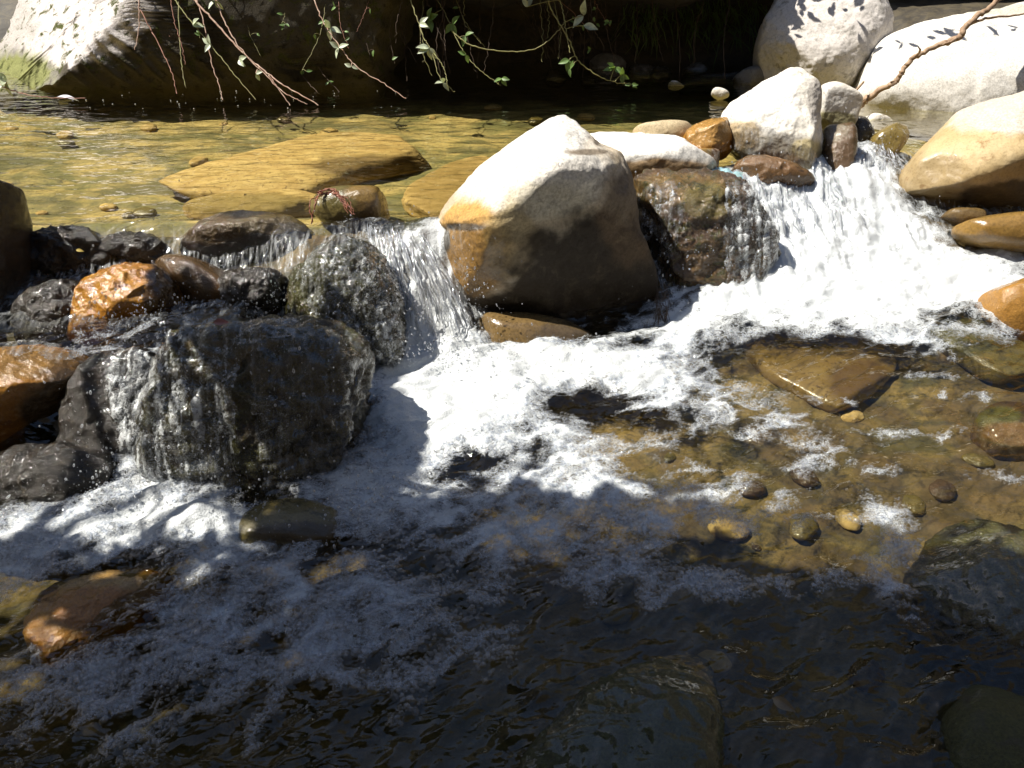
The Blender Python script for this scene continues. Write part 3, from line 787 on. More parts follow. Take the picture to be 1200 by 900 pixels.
# left side
rock('rock', 'dark wet rock with a shining crown at the edge of the pool', 'rock',
     [(212, 288), (222, 266), (255, 250), (300, 247), (345, 256), (372, 280), (368, 306), (330, 318), (270, 320), (225, 312)], 2.68, 0.15, 0.2, DARKR, sub=7, amp=0.012, ridge=0.008, rscale=12, seed=40, box=0.7,
     cuts=[((290, 285, 0.12), (0.0, -0.5, 0.85), 0.01), ((270, 262, 0.09), (-0.1, 0.85, 0.45), 0.012)],
     tints=[(245, 268, 45, 18, (0.16, 0.11, 0.05), 0.9), (320, 262, 50, 12, (0.22, 0.17, 0.07), 0.8)], wets=[(290, 280, 110, 60, 1)])
rock('rock', 'small olive rock with a strand of red weed over it at the lip', 'rock',
     [(364, 236), (376, 224), (410, 219), (448, 222), (460, 240), (458, 264), (430, 276), (390, 268), (368, 252)], 2.72, 0.09, 0.14, OLIVE, sub=6, amp=0.006, seed=41,
     tints=[(440, 250, 30, 24, (0.09, 0.05, 0.02), 0.8), (430, 226, 30, 10, (0.32, 0.2, 0.05), 0.8)], cuts=[((430, 262, 0.07), (0.2, -0.7, 0.5), 0.01)])
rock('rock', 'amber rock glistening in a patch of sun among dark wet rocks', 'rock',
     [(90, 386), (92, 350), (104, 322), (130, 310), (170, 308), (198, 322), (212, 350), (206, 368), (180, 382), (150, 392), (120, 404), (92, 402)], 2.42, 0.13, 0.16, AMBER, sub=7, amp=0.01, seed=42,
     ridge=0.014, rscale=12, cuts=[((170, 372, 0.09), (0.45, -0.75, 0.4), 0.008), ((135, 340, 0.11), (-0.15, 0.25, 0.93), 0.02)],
     tints=[(190, 345, 24, 40, (0.08, 0.045, 0.02), 0.95), (170, 385, 40, 14, (0.05, 0.03, 0.015), 0.95)], wets=[(150, 350, 90, 70, 1)])  # dark tint on the right paints the shadow beyond the sunny part
rock('rock', 'brown rock with wet glints right of the sunny amber rock', 'rock',
     [(182, 312), (200, 300), (232, 302), (262, 318), (290, 334), (305, 350), (296, 362), (250, 362), (215, 352), (190, 332)], 2.50, 0.10, 0.14, BROWN, sub=6, amp=0.01, seed=43,
     tints=[(275, 345, 30, 14, (0.24, 0.12, 0.03), 0.8)])
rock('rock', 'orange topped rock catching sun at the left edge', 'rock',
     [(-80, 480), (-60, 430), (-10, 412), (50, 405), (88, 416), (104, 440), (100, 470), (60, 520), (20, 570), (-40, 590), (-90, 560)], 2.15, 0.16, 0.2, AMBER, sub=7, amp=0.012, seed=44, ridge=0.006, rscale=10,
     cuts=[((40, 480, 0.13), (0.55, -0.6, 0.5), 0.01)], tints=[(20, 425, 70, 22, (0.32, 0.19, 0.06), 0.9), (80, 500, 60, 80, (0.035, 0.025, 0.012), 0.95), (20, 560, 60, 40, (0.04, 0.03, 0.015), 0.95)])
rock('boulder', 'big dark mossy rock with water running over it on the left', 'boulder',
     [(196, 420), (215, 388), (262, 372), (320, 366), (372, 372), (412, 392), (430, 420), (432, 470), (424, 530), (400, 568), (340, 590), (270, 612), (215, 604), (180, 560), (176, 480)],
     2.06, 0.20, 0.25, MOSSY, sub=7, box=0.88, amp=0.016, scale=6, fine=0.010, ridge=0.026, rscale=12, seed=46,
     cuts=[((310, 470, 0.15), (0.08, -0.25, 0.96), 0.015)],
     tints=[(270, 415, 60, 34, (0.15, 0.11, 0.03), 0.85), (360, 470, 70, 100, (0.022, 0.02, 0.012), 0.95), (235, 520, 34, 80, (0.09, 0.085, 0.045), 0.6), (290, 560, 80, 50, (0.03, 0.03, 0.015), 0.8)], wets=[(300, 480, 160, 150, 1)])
rock('rock', 'weedy rock beneath the narrow fall behind the big mossy rock', 'rock',
     [(334, 352), (345, 318), (372, 292), (405, 280), (440, 292), (462, 330), (474, 380), (470, 425), (430, 440), (380, 420), (345, 390)], 2.44, 0.15, 0.2, MOSSY, sub=7, box=0.7, amp=0.012, ridge=0.02, rscale=14, fine=0.008, seed=47,
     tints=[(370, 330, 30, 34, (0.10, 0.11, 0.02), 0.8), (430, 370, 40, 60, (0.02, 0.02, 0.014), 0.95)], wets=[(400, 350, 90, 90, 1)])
rock('rock', 'dark rock under the smooth spill left of the big tan boulder', 'rock',
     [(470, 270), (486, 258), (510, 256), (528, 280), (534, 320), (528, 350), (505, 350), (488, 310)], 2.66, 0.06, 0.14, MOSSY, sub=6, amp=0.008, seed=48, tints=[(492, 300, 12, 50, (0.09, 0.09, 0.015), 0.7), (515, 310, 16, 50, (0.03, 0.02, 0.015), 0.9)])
rock('boulder', 'tall dark brown boulder standing at the left edge beside the pool', 'boulder',
     [(-330, 230), (-200, 184), (-60, 180), (0, 200), (14, 230), (18, 280), (17, 330), (10, 370), (-60, 420), (-250, 400)], 2.45, 0.22, 0.25, DARKR, sub=7, amp=0.012, seed=49,
     tints=[(0, 290, 40, 110, (0.05, 0.035, 0.022), 0.8)])
for i, (ol, d, lb) in enumerate([
    ([(22, 300), (40, 278), (85, 268), (125, 276), (140, 300), (110, 322), (60, 330), (28, 322)], 2.62, 'low black rock under the dark water beside the tall boulder'),
    ([(118, 290), (135, 276), (165, 274), (200, 288), (206, 302), (170, 310), (130, 306)], 2.64, 'black rock poking through dark water left of the shining rock'),
    ([(30, 350), (60, 330), (96, 336), (104, 370), (92, 410), (50, 420), (24, 390)], 2.40, 'black shaded rock just left of the sunny amber rock'),
    ([(90, 440), (120, 420), (170, 412), (205, 430), (214, 480), (196, 560), (140, 596), (90, 570), (74, 500)], 2.12, 'dark rock behind the thin veil of water on the left'),
    ([(-60, 580), (-10, 540), (60, 520), (120, 530), (140, 560), (110, 600), (30, 640), (-50, 640)], 2.0, 'dark rock sinking into the foam at the left edge'),
    ([(260, 330), (290, 318), (330, 322), (345, 350), (320, 372), (275, 368)], 2.48, 'black rock beneath the shining rock where water trickles past')]):
    rock('rock', lb, 'rock', ol, d, 0.09, 0.14, DARKR, sub=6, amp=0.014, seed=60 + i, ridge=0.02, rscale=14, fine=0.006)
rock('rock', 'olive stone just breaking the foam below the big mossy rock', 'rock',
     [(268, 628), (285, 606), (320, 592), (360, 590), (400, 604), (404, 624), (360, 640), (300, 642)], 1.84, 0.035, 0.08, OLIVE, sub=6, amp=0.008, flat=0.012, seed=70, tints=[(350, 625, 60, 14, (0.05, 0.03, 0.015), 0.8)])
rock('rock', 'orange rusty stone just breaking the foam at lower left', 'rock',
     [(28, 730), (50, 696), (80, 674), (140, 668), (198, 676), (190, 694), (150, 722), (110, 750), (60, 768), (30, 760)], 1.60, 0.035, 0.08, AMBER, sub=7, amp=0.01, flat=-0.02, seed=71, ridge=0.008, rscale=16,
     tints=[(120, 680, 70, 14, (0.45, 0.30, 0.11), 0.8), (110, 715, 50, 30, (0.42, 0.17, 0.02), 0.9)])
rock('rock', 'smooth weed covered stone at the bottom of the picture', 'rock',
     [(590, 930), (630, 870), (680, 822), (740, 790), (800, 778), (840, 790), (858, 830), (852, 890), (830, 950), (760, 1000), (640, 990)], 1.33, 0.1, 0.08, NEARD, sub=7, amp=0.010, fine=0.006, ridge=0.006, rscale=25, flat=-0.07, seed=72, tints=[(830, 850, 20, 60, (0.02, 0.016, 0.01), 0.8)])
rock('rock', 'dark mossy hump of rock under sliding water at the right edge', 'rock',
     [(1050, 700), (1070, 655), (1105, 632), (1160, 638), (1230, 660), (1300, 700), (1310, 790), (1240, 800), (1160, 780), (1090, 740)], 1.62, 0.13, 0.1, NEARD, sub=7, amp=0.012, fine=0.006, ridge=0.008, rscale=18, flat=-0.075, seed=73,
     tints=[(1130, 650, 70, 22, (0.09, 0.095, 0.02), 0.8), (1140, 720, 70, 40, (0.015, 0.013, 0.01), 0.9)], wets=[(1150, 700, 130, 90, 0.9)])
rock('rock', 'black rock at the bottom right corner', 'rock',
     [(1095, 850), (1120, 818), (1170, 822), (1230, 850), (1250, 920), (1180, 950), (1110, 920)], 1.28, 0.09, 0.08, NEARD, sub=6, amp=0.008, flat=-0.06, seed=74)
# pool floor and far shore
rock('rock', 'long ochre slab lying just under the surface of the pool', 'rock',
     [(186, 222), (210, 204), (270, 186), (340, 168), (400, 160), (470, 164), (505, 174), (512, 186), (470, 196), (420, 206), (370, 226), (300, 232), (230, 232)], 3.10, 0.055, 0.06, SLAB, sub=7, amp=0.022, scale=8, fine=0.003, ridge=0.008, rscale=9, flat=0.185, seed=80, box=0.6,
     tints=[(440, 195, 80, 14, (0.13, 0.08, 0.03), 0.8)])
rock('rock', 'narrow submerged stone just in front of the ochre slab', 'rock',
     [(210, 246), (260, 232), (330, 228), (380, 232), (360, 248), (290, 256), (230, 256)], 2.86, 0.04, 0.06, SLAB, sub=6, amp=0.018, scale=9, fine=0.006, flat=0.21, seed=81, tints=[(290, 240, 90, 14, (0.22, 0.16, 0.05), 0.8)])
rock('rock', 'submerged brown stone in the pool behind the big tan boulder', 'rock',
     [(470, 232), (500, 206), (560, 184), (600, 190), (590, 220), (540, 250), (490, 256)], 2.95, 0.035, 0.06, SLAB, sub=6, amp=0.022, scale=8, fine=0.008, flat=0.20, seed=82, tints=[(530, 220, 60, 40, (0.26, 0.17, 0.055), 0.8)])
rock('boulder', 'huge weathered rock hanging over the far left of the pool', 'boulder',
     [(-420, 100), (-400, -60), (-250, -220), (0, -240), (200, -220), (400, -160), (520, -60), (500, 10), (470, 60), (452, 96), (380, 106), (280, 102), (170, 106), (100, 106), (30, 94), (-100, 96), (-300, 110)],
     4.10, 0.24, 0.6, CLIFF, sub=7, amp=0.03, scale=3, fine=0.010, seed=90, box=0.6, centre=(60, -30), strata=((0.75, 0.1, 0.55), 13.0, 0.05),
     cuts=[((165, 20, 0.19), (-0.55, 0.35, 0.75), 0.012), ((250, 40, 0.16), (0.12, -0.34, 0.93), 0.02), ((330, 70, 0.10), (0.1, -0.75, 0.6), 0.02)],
     tints=[(60, -70, 140, 90, (0.74, 0.69, 0.65), 1.0), (80, 15, 95, 66, (0.76, 0.70, 0.66), 1.0), (-40, 20, 90, 60, (0.5, 0.46, 0.42), 0.9), (15, 85, 50, 24, (0.22, 0.24, 0.04), 0.9)])  # pale tints paint the sunlit patch as colour; the olive one is moss
shore = [([(888, 84), (905, 78), (930, 90), (900, 104), (880, 98)], 4.15, 'black'), ([(800, 92), (840, 84), (884, 84), (905, 90), (880, 104), (830, 106), (800, 104)], 4.35, 'black'),
         ([(880, 88), (896, 80), (914, 86), (912, 102), (888, 106)], 4.2, 'grey')]
rock('rock', 'low black ledge of rock along the far shore left of the grey boulder', 'rock', [(790, 96), (812, 88), (850, 86), (880, 84), (890, 96), (870, 106), (820, 106), (795, 104)], 4.4, 0.06, 0.2, DARKR, sub=6, amp=0.01, seed=92)
rock('rock', 'grey stone wedged against the foot of the dappled boulder', 'rock', [(860, 92), (872, 82), (890, 80), (902, 92), (896, 106), (870, 106)], 4.22, 0.08, 0.12, COBB, sub=6, amp=0.008, seed=93)
rock('cobble', 'small bright white cobble on the far shore', 'cobble', [(782, 98), (788, 95), (797, 96), (803, 102), (796, 106), (784, 104)], 4.25, 0.03, 0.04, WHITE, sub=5, amp=0.003, seed=94, group='cobbles on the far shore')
rock('cobble', 'small white cobble just left of the pale pointed boulder', 'cobble', [(832, 108), (838, 103), (850, 105), (856, 112), (848, 117), (836, 115)], 3.9, 0.03, 0.04, WHITE, sub=5, amp=0.003, seed=95, group='cobbles on the far shore')
for i, (cx, cy_, r, lb) in enumerate([(712, 78, 18, 'round grey cobble furthest left on the dark far shore'), (750, 88, 15, 'grey cobble in shade next to the round one'), (771, 88, 13, 'smooth grey cobble behind the bright white one'),
                                      (690, 96, 9, 'small grey cobble beside the leafy sprig'), (740, 101, 9, 'tan cobble at the edge of the pool'), (815, 84, 12, 'rounded dark cobble on the black ledge'), (650, 92, 12, 'half hidden cobble among hanging roots')]):
    rr_ = random.Random(i)
    ol = [(cx + r * (1.15 + 0.2 * rr_.random()) * math.cos(t), cy_ + r * (0.75 + 0.2 * rr_.random()) * math.sin(t)) for t in np.linspace(0, 2 * math.pi, 9)[:-1]]
    rock('cobble', lb, 'cobble', ol, 4.5, 0.05, 0.06, COBB, sub=5, amp=0.004, seed=100 + i, group='cobbles on the far shore')


# ------------------------------------------------------------ films of water over rocks
from mathutils.bvhtree import BVHTree


def world_mesh(o):
    me = o.data; n = len(me.vertices)
    co = np.empty(n * 3, np.float32); me.vertices.foreach_get('co', co)
    co = co.reshape(-1, 3) + np.array(o['_b'], np.float32)
    polys = [tuple(p.vertices) for p in me.polygons]
    return co, polys


def by_label(txt):
    return [o for o in COL.objects if txt in (o.get('label') or '')][0]


FALLDIR = Vector((0, 0.80, -0.60)).normalized()


def film(label, names, poly, step, off, dens, streak=1.0, seed=0, rough=0.006, air=0.5):
    """thin sheet of running water lying on the given rocks"""
    V = []; Fs = []
    for nm in names:
        c, p = world_mesh(by_label(nm)); k = len(V)
        V.extend([tuple(q) for q in c.tolist()]); Fs.extend([tuple(i + k for i in f) for f in p])
    bvh = BVHTree.FromPolygons(V, Fs)
    ax = Vector((1, 0, 0)); ay = ax.cross(FALLDIR); ay.normalize()
    if ay.z < 0: ay = -ay
    ay_n = np.array(ay)
    # outline: (photo point, distance)
    W = np.array([at(a, b, d) for a, b, d in poly])
    U = W[:, 0]; T = W @ ay_n
    us = np.arange(U.min(), U.max(), step); ts = np.arange(T.min(), T.max(), step)
    n1, n2 = len(us), len(ts)
    P = np.full((n2, n1, 3), np.nan)
    # inside test
    UU, TT = np.meshgrid(us, ts)
    ins = np.zeros(UU.shape, bool); j = len(U) - 1
    wu = UU + 0.012 * perlin(UU * 25, TT * 25, 0, seed); wt = TT + 0.02 * perlin(UU * 40, TT * 12, 4, seed)
    for i in range(len(U)):
        cnd = ((T[i] > wt) != (T[j] > wt)) & (wu < (U[j] - U[i]) * (wt - T[i]) / (T[j] - T[i] + 1e-12) + U[i])
        ins ^= cnd; j = i
    nn = np.zeros((n2, n1, 3))
    fd = np.array(FALLDIR)
    mean = W.mean(0)
    for a in range(n2):
        for b in range(n1):
            if not ins[a, b]: continue
            o = Vector((us[b], 0, 0)) + ay * (ts[a])
            o = o + FALLDIR * (Vector(mean).dot(FALLDIR) - 1.2)
            h, n, i_, _ = bvh.ray_cast(o, FALLDIR, 3.0)
            if h is None: continue
            P[a, b] = h; nn[a, b] = n
    ok = ~np.isnan(P[:, :, 0])
    h = 0.5 + 0.5 * fbm(UU * 80 * streak + 1.2 * perlin(UU * 8, TT * 8, 0, seed), TT * 7, 0, 4, seed=seed + 2)
    h2 = 0.5 + 0.5 * fbm(UU * 120 + perlin(UU * 20, TT * 20), TT * 45 + perlin(UU * 20, TT * 20, 5), 0, 4, gain=0.65, seed=seed + 3)
    P = P + nn * (off + rough * h + rough * 0.4 * h2)[..., None]
    idx = -np.ones(UU.shape, int); idx[ok] = np.arange(ok.sum())
    q = np.stack([idx[:-1, :-1], idx[:-1, 1:], idx[1:, 1:], idx[1:, :-1]], -1)
    dmax = np.max([np.linalg.norm(P[:-1, :-1] - P[1:, 1:], axis=-1), np.linalg.norm(P[:-1, 1:] - P[1:, :-1], axis=-1)], axis=0)
    good = (q.min(-1) >= 0) & (dmax < step * 9)
    Fq = q[good]
    me = mesh_np('water_film', P[ok], Fq)
    fo = dens(UU, TT, (TT - T.min()) / (T.max() - T.min()), (UU - U.min()) / (U.max() - U.min()), h, h2)
    attr(me, 'foam', np.clip(fo, 0, 1.3)[ok]); attr(me, 'fall', np.full(int(ok.sum()), air)); attr(me, 'up', np.zeros(int(ok.sum())))
    return tag(link('water_film', me, M_water, base=np.zeros(3)), label, None, None, 'structure')


BIGM = 'big dark mossy rock'; WEEDY = 'weedy rock beneath'; BLOCK = 'mossy brown block'; VEIL = 'dark rock behind the thin veil'
film('water film', [BIGM, VEIL], [(105, 398, 2.0), (200, 385, 1.98), (330, 366, 1.98), (360, 392, 1.95), (275, 430, 1.9), (262, 610, 1.85), (140, 615, 1.9), (118, 470, 2.0)], 0.0035, 0.003,
     lambda U, T, t, u, h, h2: 0.42 + 2.4 * (h - 0.5) + 1.8 * (h2 - .5) + 0.25 * sstep(0.35, 0.0, t) - 0.40 * sstep(0.45, 0.85, u), seed=3, rough=0.005)
film('water film', [BIGM], [(300, 366, 1.98), (400, 380, 1.98), (432, 420, 1.9), (430, 540, 1.88), (390, 590, 1.85), (290, 600, 1.85)], 0.004, 0.002,
     lambda U, T, t, u, h, h2: 0.10 + 1.2 * (h - 0.5) + 1.6 * (h2 - .5) + 0.35 * sstep(0.9, 1.0, t) + 0.5 * sstep(0.9, 1, u), seed=5, rough=0.006)
film('water film', [WEEDY], [(370, 290, 2.4), (430, 270, 2.4), (480, 300, 2.4), (500, 440, 2.3), (450, 440, 2.3), (380, 390, 2.3), (350, 330, 2.35)], 0.004, 0.004,
     lambda U, T, t, u, h, h2: 0.18 + 2.0 * (h - 0.5) + 1.8 * (h2 - .5) + 0.45 * sstep(0.45, 1.0, u), seed=7, rough=0.006)
film('water film', [BLOCK], [(744, 215, 2.7), (790, 210, 2.7), (800, 262, 2.7), (780, 350, 2.6), (760, 330, 2.6), (748, 270, 2.7)], 0.004, 0.003,
     lambda U, T, t, u, h, h2: 0.30 + 2.0 * (h - 0.5) + 1.8 * (h2 - .5), seed=9, rough=0.006)
film('water film', [BLOCK], [(845, 212, 2.7), (880, 215, 2.75), (915, 270, 2.7), (915, 350, 2.65), (868, 350, 2.6), (850, 290, 2.65)], 0.004, 0.003,
     lambda U, T, t, u, h, h2: 0.5 + 2.0 * (h - 0.5) + 0.8 * (h2 - .5) + 0.3 * sstep(0.6, 1, u), seed=10, rough=0.007)
film('water film', ['pale pointed boulder'], [(850, 165, 3.3), (885, 178, 3.3), (925, 205, 3.3), (965, 215, 3.3), (962, 240, 3.2), (900, 235, 3.2), (850, 195, 3.3)], 0.005, 0.004,
     lambda U, T, t, u, h, h2: 0.12 + 1.2 * (h - 0.5) + 0.8 * (h2 - .5) + 0.4 * sstep(0.3, 0.0, t), seed=12, rough=0.007)
film('water film', ['amber rock glistening', 'orange topped rock'], [(60, 395, 2.2), (205, 378, 2.2), (205, 400, 2.2), (100, 430, 2.2), (20, 420, 2.2)], 0.004, 0.004,
     lambda U, T, t, u, h, h2: 0.3 + 1.8 * (h - 0.5) + 0.8 * (h2 - .5), seed=14, rough=0.01)

film('water film', ['smooth weed covered'], [(600, 960, 1.3), (640, 850, 1.3), (720, 780, 1.35), (840, 770, 1.35), (880, 840, 1.3), (860, 960, 1.25)], 0.005, 0.003,
     lambda U, T, t, u, h, h2: 0.0 * h, seed=16, rough=0.003, air=0.02)
film('water film', ['dark mossy hump'], [(1035, 640, 1.6), (1100, 615, 1.6), (1300, 650, 1.6), (1320, 800, 1.5), (1150, 800, 1.5), (1050, 730, 1.6)], 0.005, 0.004,
     lambda U, T, t, u, h, h2: 0.0 * h, seed=15, rough=0.008, air=0.06)
# ------------------------------------------------------------ bubbles and drops
_hv = None


def blob_template(sub, squash=1.0):
    V, F = ico(sub)
    return V * np.array([1, 1, squash]), F


def scatter(name, pts, rad, mat, sub=2, stretch=None, hemi=False):
    V, F = ico(sub)
    if hemi:
        keep = V[:, 2] > -0.35
        mp = -np.ones(len(V), int); mp[keep] = np.arange(keep.sum())
        F = mp[F]; F = F[F.min(1) >= 0]; V = V[keep]
    n = len(pts)
    VV = V[None] * rad[:, None, None]
    if stretch is not None:
        ln = np.linalg.norm(stretch, axis=1)[:, None]
        dr = stretch / (ln + 1e-9)
        dot = np.einsum('nij,nj->ni', VV, dr)
        VV = VV + dot[..., None] * dr[:, None, :] * (ln[:, None, :])
    VV = VV + pts[:, None, :]
    FF = (F[None] + (np.arange(n) * len(V))[:, None, None]).reshape(-1, 3)
    me = mesh_np(name, VV.reshape(-1, 3), FF)
    return link(name, me, mat, base=np.zeros(3))


R2 = np.random.RandomState(21)
bx = []; 
NB = 230000
yy = 0.45 + 1.75 * R2.rand(NB) ** 1.1; xx = (R2.rand(NB) * 2 - 1) * (0.25 + 0.70 * yy)
zz, ff, fl, uu = surface(xx, yy)
sel = (R2.rand(NB) < sstep(0.10, 0.42, ff) * 0.95) & (fl < 0.15) & (ff < 1.05) & (uu < 0.02)
xx, yy, zz, ff = xx[sel], yy[sel], zz[sel], ff[sel]
rad = 0.0013 + 0.0038 * R2.rand(len(xx)) ** 3.0 + 0.0018 * sstep(1.8, 0.9, yy) * R2.rand(len(xx))
tag(scatter('foam_bubbles', np.stack([xx, yy, zz + rad * 0.25], 1), rad, M_bub, sub=2, hemi=True), 'small round bubbles riding on the dark lower water', 'bubbles', None, 'stuff')

# drops thrown up at the foot of each fall and off the rocks
D = []; RR = []; ST = []
for (cx, cy_, d, sx, sy, n, up_) in [(150, 590, 1.90, 60, 40, 500, .06), (235, 600, 1.86, 60, 22, 350, .05), (470, 400, 2.38, 45, 55, 900, .08), (535, 385, 2.42, 25, 45, 700, .08), (550, 430, 2.35, 60, 18, 400, .04),
                             (900, 300, 2.75, 45, 60, 500, .06), (870, 240, 2.85, 25, 40, 300, .04), (1015, 220, 3.2, 25, 45, 500, .05), (990, 250, 3.0, 40, 30, 400, .05), (300, 480, 1.84, 110, 90, 240, .0),
                             (400, 330, 2.3, 60, 40, 260, .0), (240, 370, 2.0, 80, 14, 400, .03), (130, 400, 2.1, 60, 25, 400, .03), (170, 500, 1.9, 50, 80, 500, .02), (340, 340, 2.4, 40, 20, 250, .02), (240, 330, 2.5, 40, 16, 120, .02),
                             (800, 300, 2.62, 50, 50, 200, .0), (420, 590, 1.8, 30, 20, 160, .04), (360, 620, 1.75, 120, 40, 200, .02), (620, 430, 2.3, 90, 14, 200, .03)]:
    px = cx + sx * R2.randn(n); py = cy_ + sy * R2.randn(n)
    for a, b, r in zip(px, py, R2.rand(n)):
        D.append(at(a, b, d + 0.03 * R2.randn()) + np.array([0, 0, up_ * r * r])); RR.append(0.0006 + 0.0022 * R2.rand() ** 4); ST.append(np.array([0.3 * R2.randn(), -0.2, -1.0]) * 1.6 * R2.rand() ** 2)
D = np.array(D); RR = np.array(RR); ST = np.array(ST)
# keep them above the water
zs, _, _, _ = surface(D[:, 0], D[:, 1])
keep = D[:, 2] > zs + 0.002
tag(scatter('spray_drops', D[keep], RR[keep], M_drop, sub=2, stretch=ST[keep]), 'drops of spray thrown up around the falls', 'spray', None, 'stuff')


def tube(P, r, n=6, name='tube'):
    P = np.asarray(P, float); m = len(P)
    r = np.full(m, r) if np.isscalar(r) else np.asarray(r)
    T = np.gradient(P, axis=0); T /= np.linalg.norm(T, axis=1)[:, None] + 1e-9
    ref = np.array([0.31, 0.9, 0.2]);
    A = np.cross(T, ref); A /= np.linalg.norm(A, axis=1)[:, None] + 1e-9
    B = np.cross(T, A)
    an = np.linspace(0, 2 * math.pi, n, endpoint=False)
    V = P[:, None] + r[:, None, None] * (np.cos(an)[None, :, None] * A[:, None] + np.sin(an)[None, :, None] * B[:, None])
    F = []
    for i in range(m - 1):
        for j in range(n):
            F.append((i * n + j, i * n + (j + 1) % n, (i + 1) * n + (j + 1) % n, (i + 1) * n + j))
    return V.reshape(-1, 3), np.array(F)


def merge(parts):
    V = []; F = []; k = 0
    for v, f in parts:
        V.append(v); F.append(f + k); k += len(v)
    return np.concatenate(V), np.concatenate(F)


def smooth_path(pts, n=10, jit=0.0, seed=0):
    P = np.array(pts, float)
    Q = np.vstack([2 * P[0] - P[1], P, 2 * P[-1] - P[-2]]); out = []
    for i in range(1, len(Q) - 2):
        p0, p1, p2, p3 = Q[i - 1:i + 3]
        for t in np.linspace(0, 1, n, endpoint=False):
            out.append(0.5 * ((2 * p1) + (-p0 + p2) * t + (2 * p0 - 5 * p1 + 4 * p2 - p3) * t * t + (-p0 + 3 * p1 - 3 * p2 + p3) * t ** 3))
    out.append(P[-1]); out = np.array(out)
    if jit:
        r = np.random.RandomState(seed); s_ = np.arange(len(out)) * 0.7
        for a in range(3):
            out[:, a] += jit * perlin(s_ + r.rand() * 50, s_ * 0 + a * 7.7)
    return out


# strands of falling water: beaded threads following each chute
parts = []
def strands(p0a, p0b, p1a, p1b, n, r0, lift, seed):
    rs = np.random.RandomState(seed)
    for i in range(n):
        f = rs.rand(); g = np.clip(f + 0.12 * rs.randn(), -0.1, 1.1)
        a = p0a * (1 - f) + p0b * f; b = p1a * (1 - g) + p1b * g
        t0 = rs.rand() * 0.75; t1 = t0 + 0.12 + 0.25 * rs.rand()
        t = np.linspace(t0, min(t1, 1.0), 12)
        P = a[None] * (1 - t[:, None]) + b[None] * t[:, None]
        P[:, 2] = a[2] + (b[2] - a[2]) * (0.35 * t + 0.65 * t * t)
        zs_, _, _, _ = surface(P[:, 0], P[:, 1])
        P[:, 2] = np.maximum(P[:, 2], zs_ + lift * rs.rand())
        P += 0.009 * perlin(t * 14 + i, t * 0 + i)[:, None] * rs.randn(3)
        rad = r0 * (0.4 + rs.rand()) * (np.sin(np.linspace(0.12, math.pi - 0.12, 12)) + 0.35 * np.abs(perlin(t * 40, t * 0 + i * 3.3)))
        parts.append(tube(P, rad, 5))
strands(on(430, 262, .285), on(495, 268, .285), on(440, 420, .0), on(560, 425, .0), 170, 0.0019, 0.010, 1)
strands(on(845, 205, .285), on(970, 188, .285), on(860, 330, .05), on(1000, 300, .08), 120, 0.0022, 0.010, 2)
strands(on(990, 178, .285), on(1045, 172, .285), on(980, 255, .1), on(1050, 250, .1), 90, 0.0022, 0.010, 3)
#strands(on(140, 400, .18), on(230, 395, .18), on(140, 600, .0), on(260, 600, .0), 120, 0.0013, 0.03, 4)
V, F = merge(parts)
tag(link('falling_water_strands', mesh_np('falling_water_strands', V, F), M_drop, base=np.zeros(3)), 'bright threads of falling water in the chutes', 'waterfall', None, 'stuff')

# ------------------------------------------------------------ trees that shade the stream
M_bark = plain_mat('bark', (0.10, 0.075, 0.05), (0.05, 0.038, 0.025), 14, 0.9, 0.8)
M_leafg = leaf_mat('tree_leaf', (0.07, 0.12, 0.025))


def leaf_cloud(P, size, seed, mat, name, parent, base):
    rs = np.random.RandomState(seed); n = len(P)
    # each leaf: 6-gon folded along its midrib, as 4 tris
    tmpl = np.array([(-0.5, 0, 0), (-0.15, 0.26, 0.06), (0.2, 0.22, 0.06), (0.5, 0, -0.05), (0.2, -0.22, 0.06), (-0.15, -0.26, 0.06)])
    tri = np.array([(0, 1, 5), (1, 2, 5), (5, 2, 4), (2, 3, 4)])
    sz = size * (0.6 + 0.8 * rs.rand(n))
    A = rs.randn(n, 3); A[:, 2] *= 0.5; A /= np.linalg.norm(A, axis=1)[:, None]
    Z = rs.randn(n, 3) * 0.55 + np.array([0, 0, 1]); Bv = np.cross(Z, A); Bv /= np.linalg.norm(Bv, axis=1)[:, None]
    Z = np.cross(A, Bv)
    V = P[:, None] + sz[:, None, None] * (tmpl[None, :, 0:1] * A[:, None] + tmpl[None, :, 1:2] * Bv[:, None] + tmpl[None, :, 2:3] * Z[:, None])
    F = (tri[None] + (np.arange(n) * 6)[:, None, None]).reshape(-1, 3)
    return link(name, mesh_np(name, V.reshape(-1, 3), F, False), mat, parent=parent)


def in_poly(px, py, poly):
    ins = np.zeros(px.shape, bool); j = len(poly) - 1
    for i in range(len(poly)):
        xi, yi = poly[i]; xj, yj = poly[j]
        ins ^= ((yi > py) != (yj > py)) & (px < (xj - xi) * (py - yi) / (yj - yi + 1e-12) + xi)
        j = i
    return ins


def shade_points(poly_px, z, n, t0, t1, seed, wob=0.05):
    """leaf positions whose shadow falls on the given patch of the stream"""
    rs = np.random.RandomState(seed)
    W = np.array([on(a, b, z)[:2] for a, b in poly_px])
    out = []
    while len(out) < n:
        p = W.min(0) + rs.rand(4000, 2) * (W.max(0) - W.min(0))
        q = p + wob * np.stack([perlin(p[:, 0] * 6, p[:, 1] * 6, 1, seed), perlin(p[:, 0] * 6, p[:, 1] * 6, 9, seed)], 1)
        k = in_poly(q[:, 0], q[:, 1], W)
        out.extend(p[k].tolist())
    p = np.array(out[:n]); t = t0 + (t1 - t0) * rs.rand(n)
    return np.concatenate([p, np.full((n, 1), z)], 1) + SUN[None] * t[:, None]


